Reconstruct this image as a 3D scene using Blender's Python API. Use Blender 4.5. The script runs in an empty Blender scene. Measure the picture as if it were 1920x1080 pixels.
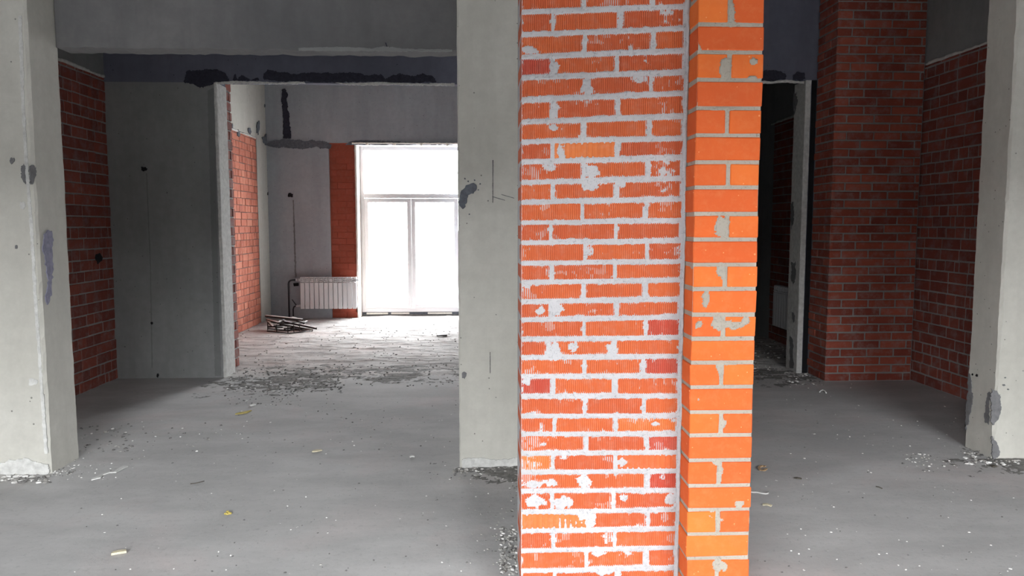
import bpy, math, random
from mathutils import Vector, Matrix, noise

random.seed(7)
scene = bpy.context.scene
COL = scene.collection

# ------------------------------------------------------------------ camera
F, PSI, TH, CAMH = 1390.0, math.radians(2.3), math.radians(4.93), 1.5
cam_d = bpy.data.cameras.new('camera')
cam = bpy.data.objects.new('camera', cam_d)
COL.objects.link(cam)
cam_d.sensor_width = 36.0
cam_d.lens = 36.0 * F / 1920.0
cam_d.clip_end = 200
cam.location = (0, 0, CAMH)
cam.rotation_euler = (math.pi / 2 - TH, 0, -PSI)
scene.camera = cam

# ------------------------------------------------------------------ light and exposure
OPENINGS = [(-3.4, -0.4), (1.6, 4.05)]   # the two tall window openings behind the viewer (x from, x to)
OPEN_Z = (0.0, 2.72)
FRONT_Y = -2.0
DOOR_Y = 12.17
SKY = 40.0
world = bpy.data.worlds.new('overcast_sky')
scene.world = world
world.use_nodes = True
wn = world.node_tree
# overcast sky: about three times brighter overhead than at the horizon
wtc = wn.nodes.new('ShaderNodeTexCoord')
wsep = wn.nodes.new('ShaderNodeSeparateXYZ')
wn.links.new(wtc.outputs['Generated'], wsep.inputs[0])
wr_ = wn.nodes.new('ShaderNodeMapRange')
wn.links.new(wsep.outputs[2], wr_.inputs[0])
wr_.inputs[1].default_value = 0.0
wr_.inputs[2].default_value = 1.0
wr_.inputs[3].default_value = SKY * 0.8
wr_.inputs[4].default_value = SKY * 1.2
wn.nodes['Background'].inputs[0].default_value = (0.96, 0.98, 1.0, 1)
wn.links.new(wr_.outputs[0], wn.nodes['Background'].inputs[1])


def portal(name, loc, sx, sy, rot):
    d = bpy.data.lights.new(name, 'AREA')
    d.shape = 'RECTANGLE'
    d.size, d.size_y = sx, sy
    d.cycles.is_portal = True
    o = bpy.data.objects.new(name, d)
    o.location = loc
    o.rotation_euler = rot
    COL.objects.link(o)


for oa, ob in OPENINGS:
    portal('front_daylight', ((oa + ob) / 2, FRONT_Y - 0.31, (OPEN_Z[0] + OPEN_Z[1]) / 2), ob - oa, OPEN_Z[1] - OPEN_Z[0], (math.pi / 2, 0, 0))
portal('door_daylight', (-1.15, DOOR_Y + 0.25, 1.38), 1.7, 2.76, (-math.pi / 2, 0, 0))

vs = scene.view_settings
vs.view_transform = 'Standard'
vs.look = 'None'
vs.gamma = 1.0
vs.use_curve_mapping = False
vs.exposure = 0.05
scene.cycles.use_denoising = True
scene.cycles.max_bounces = 10
scene.cycles.diffuse_bounces = 8
scene.cycles.transparent_max_bounces = 12
scene.cycles.caustics_reflective = False
scene.cycles.caustics_refractive = False

# ------------------------------------------------------------------ pixel -> point on a real surface
_f = Vector((math.sin(PSI) * math.cos(TH), math.cos(PSI) * math.cos(TH), -math.sin(TH)))
_r = Vector((math.cos(PSI), -math.sin(PSI), 0))
_u = _r.cross(_f)


def at(x, y, ax, val):
    v = _f + _r * ((x - 960) / F) + _u * ((540 - y) / F)
    c = Vector((0, 0, CAMH))
    return c + v * ((val - c[ax]) / v[ax])


# ------------------------------------------------------------------ materials
class NT:
    def __init__(s, name):
        s.m = bpy.data.materials.new(name)
        s.m.use_nodes = True
        s.t = s.m.node_tree
        s.b = s.t.nodes['Principled BSDF']
        s.tc = s.n('ShaderNodeTexCoord')

    def n(s, typ, **kw):
        nd = s.t.nodes.new(typ)
        for k, v in kw.items():
            setattr(nd, k, v)
        return nd

    def put(s, sock, v):
        if hasattr(v, 'is_linked') or hasattr(v, 'links'):
            s.t.links.new(v, sock)
        else:
            sock.default_value = v

    def noise(s, scale, detail=5, rough=0.6, vec=None, dist=0.0, stretch=None):
        v = vec or s.tc.outputs['Object']
        if stretch:
            mp = s.n('ShaderNodeMapping')
            mp.inputs['Scale'].default_value = stretch
            s.put(mp.inputs[0], v)
            v = mp.outputs[0]
        nd = s.n('ShaderNodeTexNoise')
        s.put(nd.inputs['Vector'], v)
        nd.inputs['Scale'].default_value = scale
        nd.inputs['Detail'].default_value = detail
        nd.inputs['Roughness'].default_value = rough
        nd.inputs['Distortion'].default_value = dist
        return nd.outputs[0]

    def ramp(s, fac, stops, interp='LINEAR'):
        nd = s.n('ShaderNodeValToRGB')
        nd.color_ramp.interpolation = interp
        el = nd.color_ramp.elements
        while len(el) > 1:
            el.remove(el[-1])
        for i, (p, c) in enumerate(stops):
            e = el[0] if i == 0 else el.new(p)
            e.position = p
            c = c if isinstance(c, (tuple, list)) else (c, c, c)
            e.color = (c[0], c[1], c[2], 1)
        s.put(nd.inputs[0], fac)
        return nd.outputs[0]

    def mix(s, fac, a, b, mode='MIX'):
        nd = s.n('ShaderNodeMix', data_type='RGBA', blend_type=mode)
        for sock, v in ((nd.inputs[0], fac), (nd.inputs[6], a), (nd.inputs[7], b)):
            if isinstance(v, (tuple, list)) and len(v) == 3:
                v = (v[0], v[1], v[2], 1)
            s.put(sock, v)
        return nd.outputs[2]

    def math(s, op, a, b=0.0):
        nd = s.n('ShaderNodeMath', operation=op)
        s.put(nd.inputs[0], a)
        s.put(nd.inputs[1], b)
        return nd.outputs[0]

    def pits(s, scale, size, keep=0.7):
        v = s.n('ShaderNodeTexVoronoi')
        s.put(v.inputs['Vector'], s.tc.outputs['Object'])
        v.inputs['Scale'].default_value = scale
        near = s.math('LESS_THAN', v.outputs['Distance'], size)
        sep = s.n('ShaderNodeSeparateColor')
        s.put(sep.inputs[0], v.outputs['Color'])
        return s.math('MULTIPLY', near, s.math('GREATER_THAN', sep.outputs[0], keep))

    def bump(s, h, strength=0.3, dist=0.01):
        nd = s.n('ShaderNodeBump')
        nd.inputs['Strength'].default_value = strength
        nd.inputs['Distance'].default_value = dist
        s.put(nd.inputs['Height'], h)
        s.put(s.b.inputs['Normal'], nd.outputs[0])

    def done(s, col, rough=0.9):
        s.put(s.b.inputs['Base Color'], col if hasattr(col, 'links') else (*col, 1))
        s.put(s.b.inputs['Roughness'], rough)
        s.b.inputs['Specular IOR Level'].default_value = 0.25
        return s.m


def concrete(name, lo, hi, pit=True, stains=0.35):
    s = NT(name)
    big = s.noise(0.9, 4, 0.55)
    fine = s.noise(14, 8, 0.7)
    streak = s.noise(3.0, 4, 0.6, stretch=(1.6, 1.6, 0.25))
    c = s.ramp(big, [(0.3, lo), (0.7, hi)])
    c = s.mix(s.ramp(streak, [(0.45, 0.0), (0.75, stains)]), c, tuple(v * 0.72 for v in lo))
    c = s.mix(s.ramp(fine, [(0.35, 0.22), (0.65, 0.0)]), c, tuple(v * 0.6 for v in lo))
    h = s.math('ADD', s.math('MULTIPLY', fine, 0.4), big)
    if pit:
        p = s.math('MAXIMUM', s.pits(9, 0.055, 0.72), s.pits(23, 0.10, 0.83))
        c = s.mix(s.math('MULTIPLY', p, 0.75), c, tuple(v * 0.22 for v in lo))
        h = s.math('SUBTRACT', h, p)
    s.bump(h, 0.35, 0.008)
    return s.done(c, 0.92)


def plain(name, c, rough=0.8, var=0.15, scale=20, bump=0.15, metal=0.0):
    s = NT(name)
    n = s.noise(scale, 6, 0.65)
    col = s.ramp(n, [(0.3, tuple(v * (1 - var) for v in c)), (0.7, tuple(min(1, v * (1 + var)) for v in c))])
    s.bump(n, bump, 0.004)
    s.b.inputs['Metallic'].default_value = metal
    return s.done(col, rough)


def brick(name, stops, dust=(0.5, 0.47, 0.44), dust_amt=0.25, scale=25, specks=False):
    s = NT(name)
    a = s.n('ShaderNodeAttribute', attribute_name='tint')
    sep = s.n('ShaderNodeSeparateColor')
    s.put(sep.inputs[0], a.outputs['Color'])
    c = s.ramp(sep.outputs[0], stops)
    n = s.noise(scale, 7, 0.7)
    wide = s.noise(5, 4, 0.6)
    c = s.mix(s.ramp(wide, [(0.35, 0.0), (0.7, 0.30)]), c, tuple(v * 0.8 for v in stops[0][1]))
    c = s.mix(s.math('MULTIPLY', s.ramp(n, [(0.48, 0.0), (0.72, 1.0)]), dust_amt), c, dust)
    if specks:
        p = s.math('MAXIMUM', s.pits(26, 0.09, 0.8), s.pits(60, 0.14, 0.9))
        c = s.mix(s.math('MULTIPLY', p, 0.7), c, dust)
    s.bump(n, 0.3, 0.003)
    return s.done(c, 0.88)


def mortar_mat(name, lo, hi):
    s = NT(name)
    n = s.noise(70, 8, 0.75, dist=1.5)
    w = s.noise(3, 4, 0.6)
    c = s.ramp(w, [(0.3, lo), (0.7, hi)])
    c = s.mix(s.ramp(n, [(0.34, 0.85), (0.46, 0.0)]), c, tuple(v * 0.55 for v in lo))
    s.bump(n, 0.6, 0.006)
    return s.done(c, 0.95)


M = {}
M['column'] = concrete('column_concrete', (0.52, 0.51, 0.46), (0.62, 0.61, 0.56))
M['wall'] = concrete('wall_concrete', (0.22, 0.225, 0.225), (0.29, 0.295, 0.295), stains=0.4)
M['wall_far'] = concrete('shade_tinted_concrete', (0.33, 0.355, 0.385), (0.43, 0.455, 0.485), stains=0.4)  # the blue cast of shade is mixed into this concrete's colour
M['lintel_shade'] = concrete('shade_tinted_dark_concrete', (0.12, 0.125, 0.165), (0.16, 0.165, 0.215), stains=0.4)  # bluish shade painted into the colour of the upper and right-hand wall
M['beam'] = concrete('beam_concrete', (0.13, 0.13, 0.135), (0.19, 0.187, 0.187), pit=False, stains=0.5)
M['ceiling'] = concrete('ceiling_concrete', (0.20, 0.20, 0.21), (0.25, 0.25, 0.26), pit=False)
M['plaster'] = plain('pale_plaster', (0.58, 0.58, 0.56), 0.95, 0.2, 25, 0.5)
M['putty'] = plain('dark_putty', (0.035, 0.035, 0.05), 0.95, 0.3, 30, 0.6)
M['putty_grey'] = plain('grey_putty', (0.13, 0.14, 0.16), 0.95, 0.3, 30, 0.6)
M['chip'] = plain('bare_concrete', (0.17, 0.17, 0.175), 0.95, 0.25, 18, 0.5)
M['asphalt'] = plain('dark_asphalt', (0.07, 0.07, 0.07), 0.95, 0.2, 3)  # kept dark so the unseen ground and added block bounce little light
M['wall_dark'] = concrete('darker_concrete', (0.17, 0.175, 0.175), (0.22, 0.225, 0.225), stains=0.4)
M['panel_brick'] = brick('even_red_brick', [(0.0, (0.30, 0.068, 0.04)), (1.0, (0.36, 0.082, 0.05))], dust=(0.33, 0.16, 0.12), dust_amt=0.3)
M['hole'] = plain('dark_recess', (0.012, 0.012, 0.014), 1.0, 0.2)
M['orange_brick'] = brick('facing_brick', [(0.0, (0.57, 0.096, 0.026)), (0.5, (0.64, 0.122, 0.027)), (1.0, (0.70, 0.165, 0.032))], dust=(0.74, 0.33, 0.16), dust_amt=0.14, specks=True)
M['ribbed_brick'] = brick('ribbed_brick', [(0.0, (0.42, 0.065, 0.04)), (0.08, (0.44, 0.08, 0.05)), (0.2, (0.46, 0.095, 0.038)), (0.9, (0.54, 0.125, 0.040)), (1.0, (0.62, 0.185, 0.05))], dust=(0.55, 0.36, 0.29), dust_amt=0.2)
M['red_brick'] = brick('red_brick', [(0.0, (0.22, 0.05, 0.035)), (0.6, (0.33, 0.075, 0.045)), (1.0, (0.42, 0.11, 0.07))], dust=(0.33, 0.27, 0.25), dust_amt=0.5, scale=12)
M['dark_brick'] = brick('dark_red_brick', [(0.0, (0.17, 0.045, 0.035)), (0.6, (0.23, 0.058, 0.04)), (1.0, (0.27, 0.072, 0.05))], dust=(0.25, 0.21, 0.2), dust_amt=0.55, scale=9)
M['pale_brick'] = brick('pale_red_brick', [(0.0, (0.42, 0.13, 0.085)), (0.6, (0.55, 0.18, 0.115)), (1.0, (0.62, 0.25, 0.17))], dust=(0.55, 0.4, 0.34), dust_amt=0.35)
M['mortar'] = mortar_mat('pale_mortar', (0.40, 0.395, 0.405), (0.50, 0.495, 0.51))
M['mortar_tan'] = mortar_mat('tan_mortar', (0.33, 0.30, 0.255), (0.42, 0.385, 0.33))
M['mortar_grey'] = mortar_mat('grey_mortar', (0.24, 0.23, 0.225), (0.33, 0.32, 0.31))
M['mortar_dark'] = mortar_mat('dark_mortar', (0.12, 0.10, 0.095), (0.17, 0.15, 0.14))
M['reveal'] = plain('tan_reveal', (0.50, 0.44, 0.39), 0.9, 0.2, 20, 0.4)
M['pvc'] = plain('white_pvc', (0.80, 0.79, 0.80), 0.35, 0.02, 5, 0.02)
M['foam'] = plain('pale_foam', (0.85, 0.82, 0.76), 0.9, 0.1, 40, 0.6)
M['enamel'] = plain('white_enamel', (0.66, 0.66, 0.67), 0.3, 0.02, 5, 0.02)
M['pipe'] = plain('black_pipe', (0.03, 0.03, 0.035), 0.5, 0.2)
M['steel'] = plain('lit_top_steel', (0.62, 0.61, 0.60), 0.6, 0.25, 30, 0.2)  # light on the bars' upper faces, put into the colour
M['rust'] = plain('dark_rusty_steel', (0.035, 0.028, 0.027), 0.7, 0.4, 40, 0.3)
M['pebble'] = plain('grey_rubble', (0.36, 0.35, 0.33), 0.95, 0.3, 30, 0.4)
M['pebble_dark'] = plain('dark_rubble', (0.16, 0.155, 0.15), 0.95, 0.4, 30, 0.4)
M['pebble_white'] = plain('white_crumb', (0.75, 0.74, 0.72), 0.95, 0.1, 30, 0.3)
M['wood'] = plain('pale_wood', (0.62, 0.56, 0.40), 0.85, 0.2, 40, 0.3)
M['yellow'] = plain('yellow_scrap', (0.52, 0.42, 0.12), 0.85, 0.35, 60, 0.4)
M['paper'] = plain('grey_paper', (0.62, 0.62, 0.60), 0.9, 0.1, 40, 0.2)
M['twig'] = plain('dark_twig', (0.09, 0.08, 0.065), 0.9, 0.3, 60, 0.4)
M['tan'] = plain('tan_shaving', (0.45, 0.30, 0.17), 0.85, 0.3, 40, 0.3)


def floor_mat(name, lo, hi, dirt, streaks=0.0):
    s = NT(name)
    big = s.noise(0.55, 5, 0.55)
    mid = s.noise(2.3, 6, 0.65, stretch=(0.6, 1.3, 1))
    fine = s.noise(30, 8, 0.75)
    c = s.ramp(big, [(0.32, lo), (0.68, hi)])
    red = s.noise(1.1, 4, 0.6, stretch=(1, 1, 1), dist=0.4)
    c = s.mix(s.ramp(red, [(0.52, 0.0), (0.72, 0.35)]), c, (hi[0] * 1.08, hi[1] * 0.88, hi[2] * 0.86))
    c = s.mix(s.ramp(mid, [(0.40, 0.35), (0.62, 0.0)]), c, tuple(v * 0.62 for v in lo))
    c = s.mix(s.math('MULTIPLY', s.ramp(fine, [(0.30, 1.0), (0.46, 0.0)]), dirt), c, tuple(v * 0.3 for v in lo))
    if streaks:
        st = s.noise(5, 7, 0.75, stretch=(0.7, 3.2, 1), dist=0.6)
        c = s.mix(s.ramp(st, [(0.36, streaks), (0.47, 0.0)]), c, tuple(v * 0.35 for v in lo))
    p = s.pits(16, 0.05, 0.8)
    c = s.mix(s.math('MULTIPLY', p, 0.7), c, tuple(v * 0.25 for v in lo))
    p2 = s.pits(12, 0.035, 0.86)
    c = s.mix(s.math('MULTIPLY', p2, 0.8), c, (0.7, 0.69, 0.67))
    h = s.math('ADD', s.math('MULTIPLY', fine, 0.5), mid)
    s.bump(h, 0.3, 0.01)
    return s.done(c, 0.93)


M['floor'] = floor_mat('dusty_concrete_floor', (0.44, 0.435, 0.43), (0.54, 0.535, 0.53), 0.3)
M['screed'] = floor_mat('rough_screed', (0.50, 0.48, 0.465), (0.60, 0.58, 0.56), 0.9, 0.8)

gs = NT('window_glass')
tr = gs.n('ShaderNodeBsdfTransparent')
gl = gs.n('ShaderNodeBsdfGlossy')
gl.inputs['Roughness'].default_value = 0.02
mx = gs.n('ShaderNodeMixShader')
mx.inputs[0].default_value = 0.06
gs.t.links.new(tr.outputs[0], mx.inputs[1])
gs.t.links.new(gl.outputs[0], mx.inputs[2])
gs.t.links.new(mx.outputs[0], gs.t.nodes['Material Output'].inputs[0])
M['glass'] = gs.m


# ------------------------------------------------------------------ mesh building
class MB:
    """Collects faces and links them as one mesh object."""

    def __init__(s):
        s.v, s.f, s.mi, s.tint, s.sm = [], [], [], [], []

    def face(s, idx, mi=0, tint=(0.5, 0.5, 0.5), sm=False):
        s.f.append(idx)
        s.mi.append(mi)
        s.tint.append(tint)
        s.sm.append(sm)

    def quad(s, pts, mi=0, tint=(0.5, 0.5, 0.5)):
        b = len(s.v)
        s.v.extend([tuple(p) for p in pts])
        s.face(list(range(b, b + len(pts))), mi, tint)

    def box(s, x0, x1, y0, y1, z0, z1, mi=0, bev=0.0, tint=(0.5, 0.5, 0.5)):
        s.obox(Vector(((x0 + x1) / 2, (y0 + y1) / 2, (z0 + z1) / 2)), Vector((1, 0, 0)), Vector((0, 1, 0)), Vector((0, 0, 1)),
               (x1 - x0) / 2, (y1 - y0) / 2, (z1 - z0) / 2, mi, bev, tint)

    def obox(s, c, ax, ay, az, hx, hy, hz, mi=0, bev=0.0, tint=(0.5, 0.5, 0.5), jit=0.0):
        """A box with chamfered edges: 24 corner points, 6 faces, 12 edge faces, 8 corner faces."""
        bev = min(bev, hx * 0.9, hy * 0.9, hz * 0.9)
        if bev <= 0:
            b = len(s.v)
            for sx in (-1, 1):
                for sy in (-1, 1):
                    for sz in (-1, 1):
                        s.v.append(tuple(c + ax * hx * sx + ay * hy * sy + az * hz * sz))
            for q in ((0, 1, 3, 2), (4, 6, 7, 5), (0, 4, 5, 1), (2, 3, 7, 6), (0, 2, 6, 4), (1, 5, 7, 3)):
                s.face([b + i for i in q], mi, tint)
            return
        key = {}

        def P(sx, sy, sz, k):
            kk = (sx, sy, sz, k)
            if kk not in key:
                d = [hx - bev, hy - bev, hz - bev]
                d[k] += bev
                j = Vector((random.uniform(-jit, jit), random.uniform(-jit, jit), random.uniform(-jit, jit))) if jit else Vector((0, 0, 0))
                s.v.append(tuple(c + ax * sx * d[0] + ay * sy * d[1] + az * sz * d[2] + j))
                key[kk] = len(s.v) - 1
            return key[kk]

        S = (-1, 1)
        for g in S:
            for (k, q) in ((0, lambda a, b: (g, a, b)), (1, lambda a, b: (b, g, a)), (2, lambda a, b: (a, b, g))):
                r = [(-1, -1), (1, -1), (1, 1), (-1, 1)]
                ids = [P(*q(a, b), k) for a, b in r]
                s.face(ids if g > 0 else ids[::-1], mi, tint)
        for a in S:
            for b in S:
                for (k1, k2, q) in ((0, 1, lambda t: (a, b, t)), (1, 2, lambda t: (t, a, b)), (2, 0, lambda t: (b, t, a))):
                    ids = [P(*q(-1), k1), P(*q(-1), k2), P(*q(1), k2), P(*q(1), k1)]
                    s.face(ids if a * b > 0 else ids[::-1], mi, tint)
        for a in S:
            for b in S:
                for d in S:
                    ids = [P(a, b, d, 0), P(a, b, d, 1), P(a, b, d, 2)]
                    s.face(ids if a * b * d > 0 else ids[::-1], mi, tint)

    def tube(s, pts, r, seg=8, mi=0, cap=True):
        pts = [Vector(p) for p in pts]
        rings = []
        for i, p in enumerate(pts):
            d = (pts[min(i + 1, len(pts) - 1)] - pts[max(i - 1, 0)]).normalized()
            n = d.orthogonal().normalized() if i == 0 else (rings[-1][1] - d * rings[-1][1].dot(d)).normalized()
            b = d.cross(n)
            ids = []
            for k in range(seg):
                a = 2 * math.pi * k / seg
                s.v.append(tuple(p + (n * math.cos(a) + b * math.sin(a)) * r))
                ids.append(len(s.v) - 1)
            rings.append((ids, n))
        for i in range(len(rings) - 1):
            A, B = rings[i][0], rings[i + 1][0]
            for k in range(seg):
                s.face([A[k], A[(k + 1) % seg], B[(k + 1) % seg], B[k]], mi, sm=True)
        if cap:
            s.face(rings[0][0][::-1], mi)
            s.face(rings[-1][0], mi)

    def stone(s, c, r, mi=0, flat=0.6):
        b = len(s.v)
        t = (1 + 5 ** .5) / 2
        vs_ = [(-1, t, 0), (1, t, 0), (-1, -t, 0), (1, -t, 0), (0, -1, t), (0, 1, t), (0, -1, -t), (0, 1, -t), (t, 0, -1), (t, 0, 1), (-t, 0, -1), (-t, 0, 1)]
        a = random.uniform(0, 6.28)
        ca, sa = math.cos(a), math.sin(a)
        ex = random.uniform(0.7, 1.6)
        for x, y, z in vs_:
            k = r / 1.9 * random.uniform(0.65, 1.2)
            x, y, z = x * k * ex, y * k, z * k * flat
            s.v.append((c[0] + x * ca - y * sa, c[1] + x * sa + y * ca, c[2] + z + r * flat * 0.55))
        for q in ((0, 11, 5), (0, 5, 1), (0, 1, 7), (0, 7, 10), (0, 10, 11), (1, 5, 9), (5, 11, 4), (11, 10, 2), (10, 7, 6), (7, 1, 8),
                  (3, 9, 4), (3, 4, 2), (3, 2, 6), (3, 6, 8), (3, 8, 9), (4, 9, 5), (2, 4, 11), (6, 2, 10), (8, 6, 7), (9, 8, 1)):
            s.face([b + i for i in q], mi)

    def build(s, name, mats, parent=None, smooth=False, origin=None):
        me = bpy.data.meshes.new(name)
        o3 = Vector(origin) if origin else Vector((0, 0, 0))
        me.from_pydata([(v[0] - o3[0], v[1] - o3[1], v[2] - o3[2]) for v in s.v], [], s.f)
        for m in (mats if isinstance(mats, (list, tuple)) else [mats]):
            me.materials.append(m)
        me.polygons.foreach_set('material_index', s.mi)
        me.polygons.foreach_set('use_smooth', [smooth or q for q in s.sm])
        a = me.attributes.new('tint', 'FLOAT_COLOR', 'FACE')
        a.data.foreach_set('color', [c for t in s.tint for c in (t[0], t[1], t[2], 1.0)])
        me.update()
        o = bpy.data.objects.new(name, me)
        COL.objects.link(o)
        o.location = o3
        if parent is not None:
            o.parent = parent
            if parent.type == 'EMPTY' or parent.location.length > 0:
                o.location = o3 - parent.location
        return o


def tag(o, label=None, cat=None, group=None, kind=None):
    for k, v in (('label', label), ('category', cat), ('group', group), ('kind', kind)):
        if v:
            o[k] = v
    return o


def empty(name, loc, label, cat, group=None, kind=None):
    o = bpy.data.objects.new(name, None)
    o.empty_display_size = 0.1
    o.location = loc
    COL.objects.link(o)
    return tag(o, label, cat, group, kind)


def copy_tree(o, parent=None):
    c = o.copy()
    COL.objects.link(c)
    if parent is not None:
        c.parent = parent
    for ch in [q for q in COL.objects if q.parent == o]:
        copy_tree(ch, c)
    return c


def rough_block(mb, x0, x1, y0, y1, z0, z1, mi=0, bev=0.012, jit=0.004, step=0.03):
    """A cast block whose upright edges are worn: rings of eight points, each ring a little off."""
    n = max(2, int((z1 - z0) / step))
    prev = None
    for i in range(n + 1):
        z = z0 + (z1 - z0) * i / n
        ids = []
        for cx, cy, sx, sy in ((x0, y0, 1, 1), (x1, y0, -1, 1), (x1, y1, -1, -1), (x0, y1, 1, -1)):
            b1 = bev * (1 + 0.5 * noise.noise((z * 7, cx * 3.1, cy)) + 0.35 * noise.noise((z * 31, cx * 3.1, cy)))
            b2 = bev * (1 + 0.5 * noise.noise((z * 7, cx * 3.1, cy + 9)) + 0.35 * noise.noise((z * 31, cx * 3.1, cy + 9)))
            j = jit * (0.5 * noise.noise((z * 3, cx, cy)) + 0.5 * noise.noise((z * 17, cx, cy)))
            p1 = (cx + j, cy + sy * b1, z)
            p2 = (cx + sx * b2, cy + j, z)
            for p in ((p1, p2) if sx * sy > 0 else (p2, p1)):
                mb.v.append(p)
                ids.append(len(mb.v) - 1)
        if prev:
            for k in range(8):
                mb.face([prev[k], prev[(k + 1) % 8], ids[(k + 1) % 8], ids[k]], mi)
        else:
            mb.face(ids[::-1], mi)
        prev = ids
    mb.face(prev, mi)


def ragged(poly, amp, step):
    """Subdivide an outline and roughen it in its own plane (2-D points), coarse and fine."""
    out = []
    n = len(poly)
    step = min(step, max(0.006, amp * 0.8))
    ph = random.uniform(0, 90)
    for i in range(n):
        a, b = Vector(poly[i]), Vector(poly[(i + 1) % n])
        L = (b - a).length
        k = min(60, max(1, int(L / step)))
        nr = Vector((-(b - a).y, (b - a).x)).normalized() if L > 0 else Vector((0, 0))
        for q in range(k):
            p = a.lerp(b, q / k)
            w = noise.noise((p.x / (step * 5), p.y / (step * 5), ph)) * 1.3 + noise.noise((p.x / step, p.y / step, ph + 7)) * 0.9
            out.append(p + nr * amp * (w if q else w * 0.4))
    return out


def patch(name, pix, ax, val, mat, parent, amp=0.012, step=0.03, out=0.006, toward=-1, label=None):
    """A thin irregular layer of stuff on the wall surface <axis> = val."""
    pts = [at(x, y, ax, val) for x, y in pix]
    ia, ib = [q for q in (0, 1, 2) if q != ax]
    p2 = ragged([(p[ia], p[ib]) for p in pts], amp, step)
    mb = MB()
    n = len(p2)
    for d in (-0.004 * toward, out * toward):
        for p in p2:
            c = [0, 0, 0]
            c[ia], c[ib] = p[0], p[1]
            c[ax] = val + d
            mb.v.append(tuple(c))
    mb.face(list(range(n, 2 * n)))
    for i in range(n):
        mb.face([i, (i + 1) % n, n + (i + 1) % n, n + i])
    o = mb.build(name, mat, parent)
    if label:
        o['label'] = label
    return o


def blot(px, py, rx, ry, n=14):
    r = random.Random(int(px * 31 + py))
    q = [r.uniform(0.65, 1.2) for _ in range(n)]
    return [(px + q[k] * rx * math.cos(2 * math.pi * k / n), py + q[k] * ry * math.sin(2 * math.pi * k / n)) for k in range(n)]


# ------------------------------------------------------------------ brickwork with real bricks
def brick_wall(mb, O, U, N, width, z0, z1, course, blen, joint, recess=0.006, depth=0.03, bmi=0, mmi=1, jit=0.002, offs=(0.0, 0.5), mixed=False, seed=0):
    """Bricks standing in front of a mortar plane; U runs along the wall, N points out of it."""
    rnd = random.Random(seed)
    O, U, N = Vector(O), Vector(U), Vector(N)
    Z = Vector((0, 0, 1))
    mb.quad([O + Z * z0 - N * recess, O + U * width + Z * z0 - N * recess, O + U * width + Z * z1 - N * recess, O + Z * z1 - N * recess]
            if U.cross(Z).dot(N) > 0 else
            [O + U * width + Z * z0 - N * recess, O + Z * z0 - N * recess, O + Z * z1 - N * recess, O + U * width + Z * z1 - N * recess], mmi)
    nz = int((z1 - z0) / course + 0.999)
    for i in range(nz):
        a = z0 + i * course + joint * 0.5
        b = min(z0 + (i + 1) * course - joint * 0.5, z1)
        if b - a < 0.015:
            continue
        L = blen
        if mixed and rnd.random() < 0.45:
            L = blen * 0.5
        u = -L * offs[i % len(offs)] + rnd.uniform(-0.02, 0.02)
        while u < width:
            l = L * (0.5 if mixed and rnd.random() < 0.12 else 1.0)
            u0, u1 = max(0.0, u + joint * 0.5), min(width, u + l - joint * 0.5)
            u += l
            if u1 - u0 < 0.02:
                continue
            t = (rnd.random(), rnd.random(), 0)
            pr = rnd.uniform(-0.003, 0.003)
            c = O + U * ((u0 + u1) / 2) + Z * ((a + b) / 2 + rnd.uniform(-jit, jit)) - N * (depth / 2 - pr)
            Nn = (N + U * rnd.uniform(-0.015, 0.015)).normalized()
            mb.obox(c, Nn.cross(Z) * -1, Nn, Z, (u1 - u0) / 2, depth / 2, (b - a) / 2, bmi, 0.004, t, 0.0015)


def bead(mb, ya, yb, x, side, z, ph, mi=0):
    """A ragged lip of mortar along the top of a brick wall that runs in depth."""
    n = int((yb - ya) / 0.012)
    prev = None
    for k in range(n + 1):
        y = ya + (yb - ya) * k / n
        s_ = max(0.0, min(1.0, 0.75 + 1.6 * noise.noise((y * 3.5, ph, 0)) + 0.4 * noise.noise((y * 22, ph, 3))))
        o, h = 0.002 + 0.016 * s_, 0.004 + 0.020 * s_
        zz = z + 0.006 * noise.noise((y * 9, ph, 7))
        ids = []
        for dx, dz in ((-0.012, -0.002), (o * 0.8, -0.002), (o, h * 0.5), (o * 0.7, h), (-0.012, h)):
            mb.v.append((x + side * dx, y, zz + dz))
            ids.append(len(mb.v) - 1)
        if prev:
            for e in range(4):
                mb.face([prev[e], ids[e], ids[e + 1], prev[e + 1]], mi)
        prev = ids


# ================================================================== SETTING
def struct(mb, name, mats, **kw):
    return tag(mb.build(name, mats, **kw), kind='structure')


ZC = 4.0
W2 = 7.27         # front face of the wall with the two openings
W2B = 7.54
FY = 11.85        # far wall of the back room
# floors
mb = MB()
mb.quad([(-4.2, FRONT_Y - 0.3, 0), (4.8, FRONT_Y - 0.3, 0), (4.8, W2 + 0.05, 0), (-4.2, W2 + 0.05, 0)])
fl_main = struct(mb, 'floor', M['floor'])
mb = MB()
NX, NY = 300, 230
X0, X1, Y0, Y1 = -3.6, 4.0, W2 + 0.0, 12.4


def screed_h(x, y):
    edge = min(1.0, max(0.0, (y - W2 - 0.02) / 0.35))
    a = noise.noise((x * 1.3, y * 4.6, 0.3)) * 0.016 + noise.noise((x * 4, y * 13, 4.3)) * 0.014 + noise.noise((x * 13, y * 26, 9.3)) * 0.007
    return max(-0.004, a) * edge


for j in range(NY + 1):
    for i in range(NX + 1):
        x, y = X0 + (X1 - X0) * i / NX, Y0 + (Y1 - Y0) * j / NY
        mb.v.append((x, y, screed_h(x, y)))
for j in range(NY):
    for i in range(NX):
        a = j * (NX + 1) + i
        mb.face([a, a + 1, a + NX + 2, a + NX + 1], sm=True)
fl_back = struct(mb, 'floor_back_room', M['screed'])
# ceiling
mb = MB()
mb.box(-4.2, 4.8, FRONT_Y - 0.3, 12.6, ZC, ZC + 0.2)
struct(mb, 'ceiling', M['ceiling'])

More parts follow.
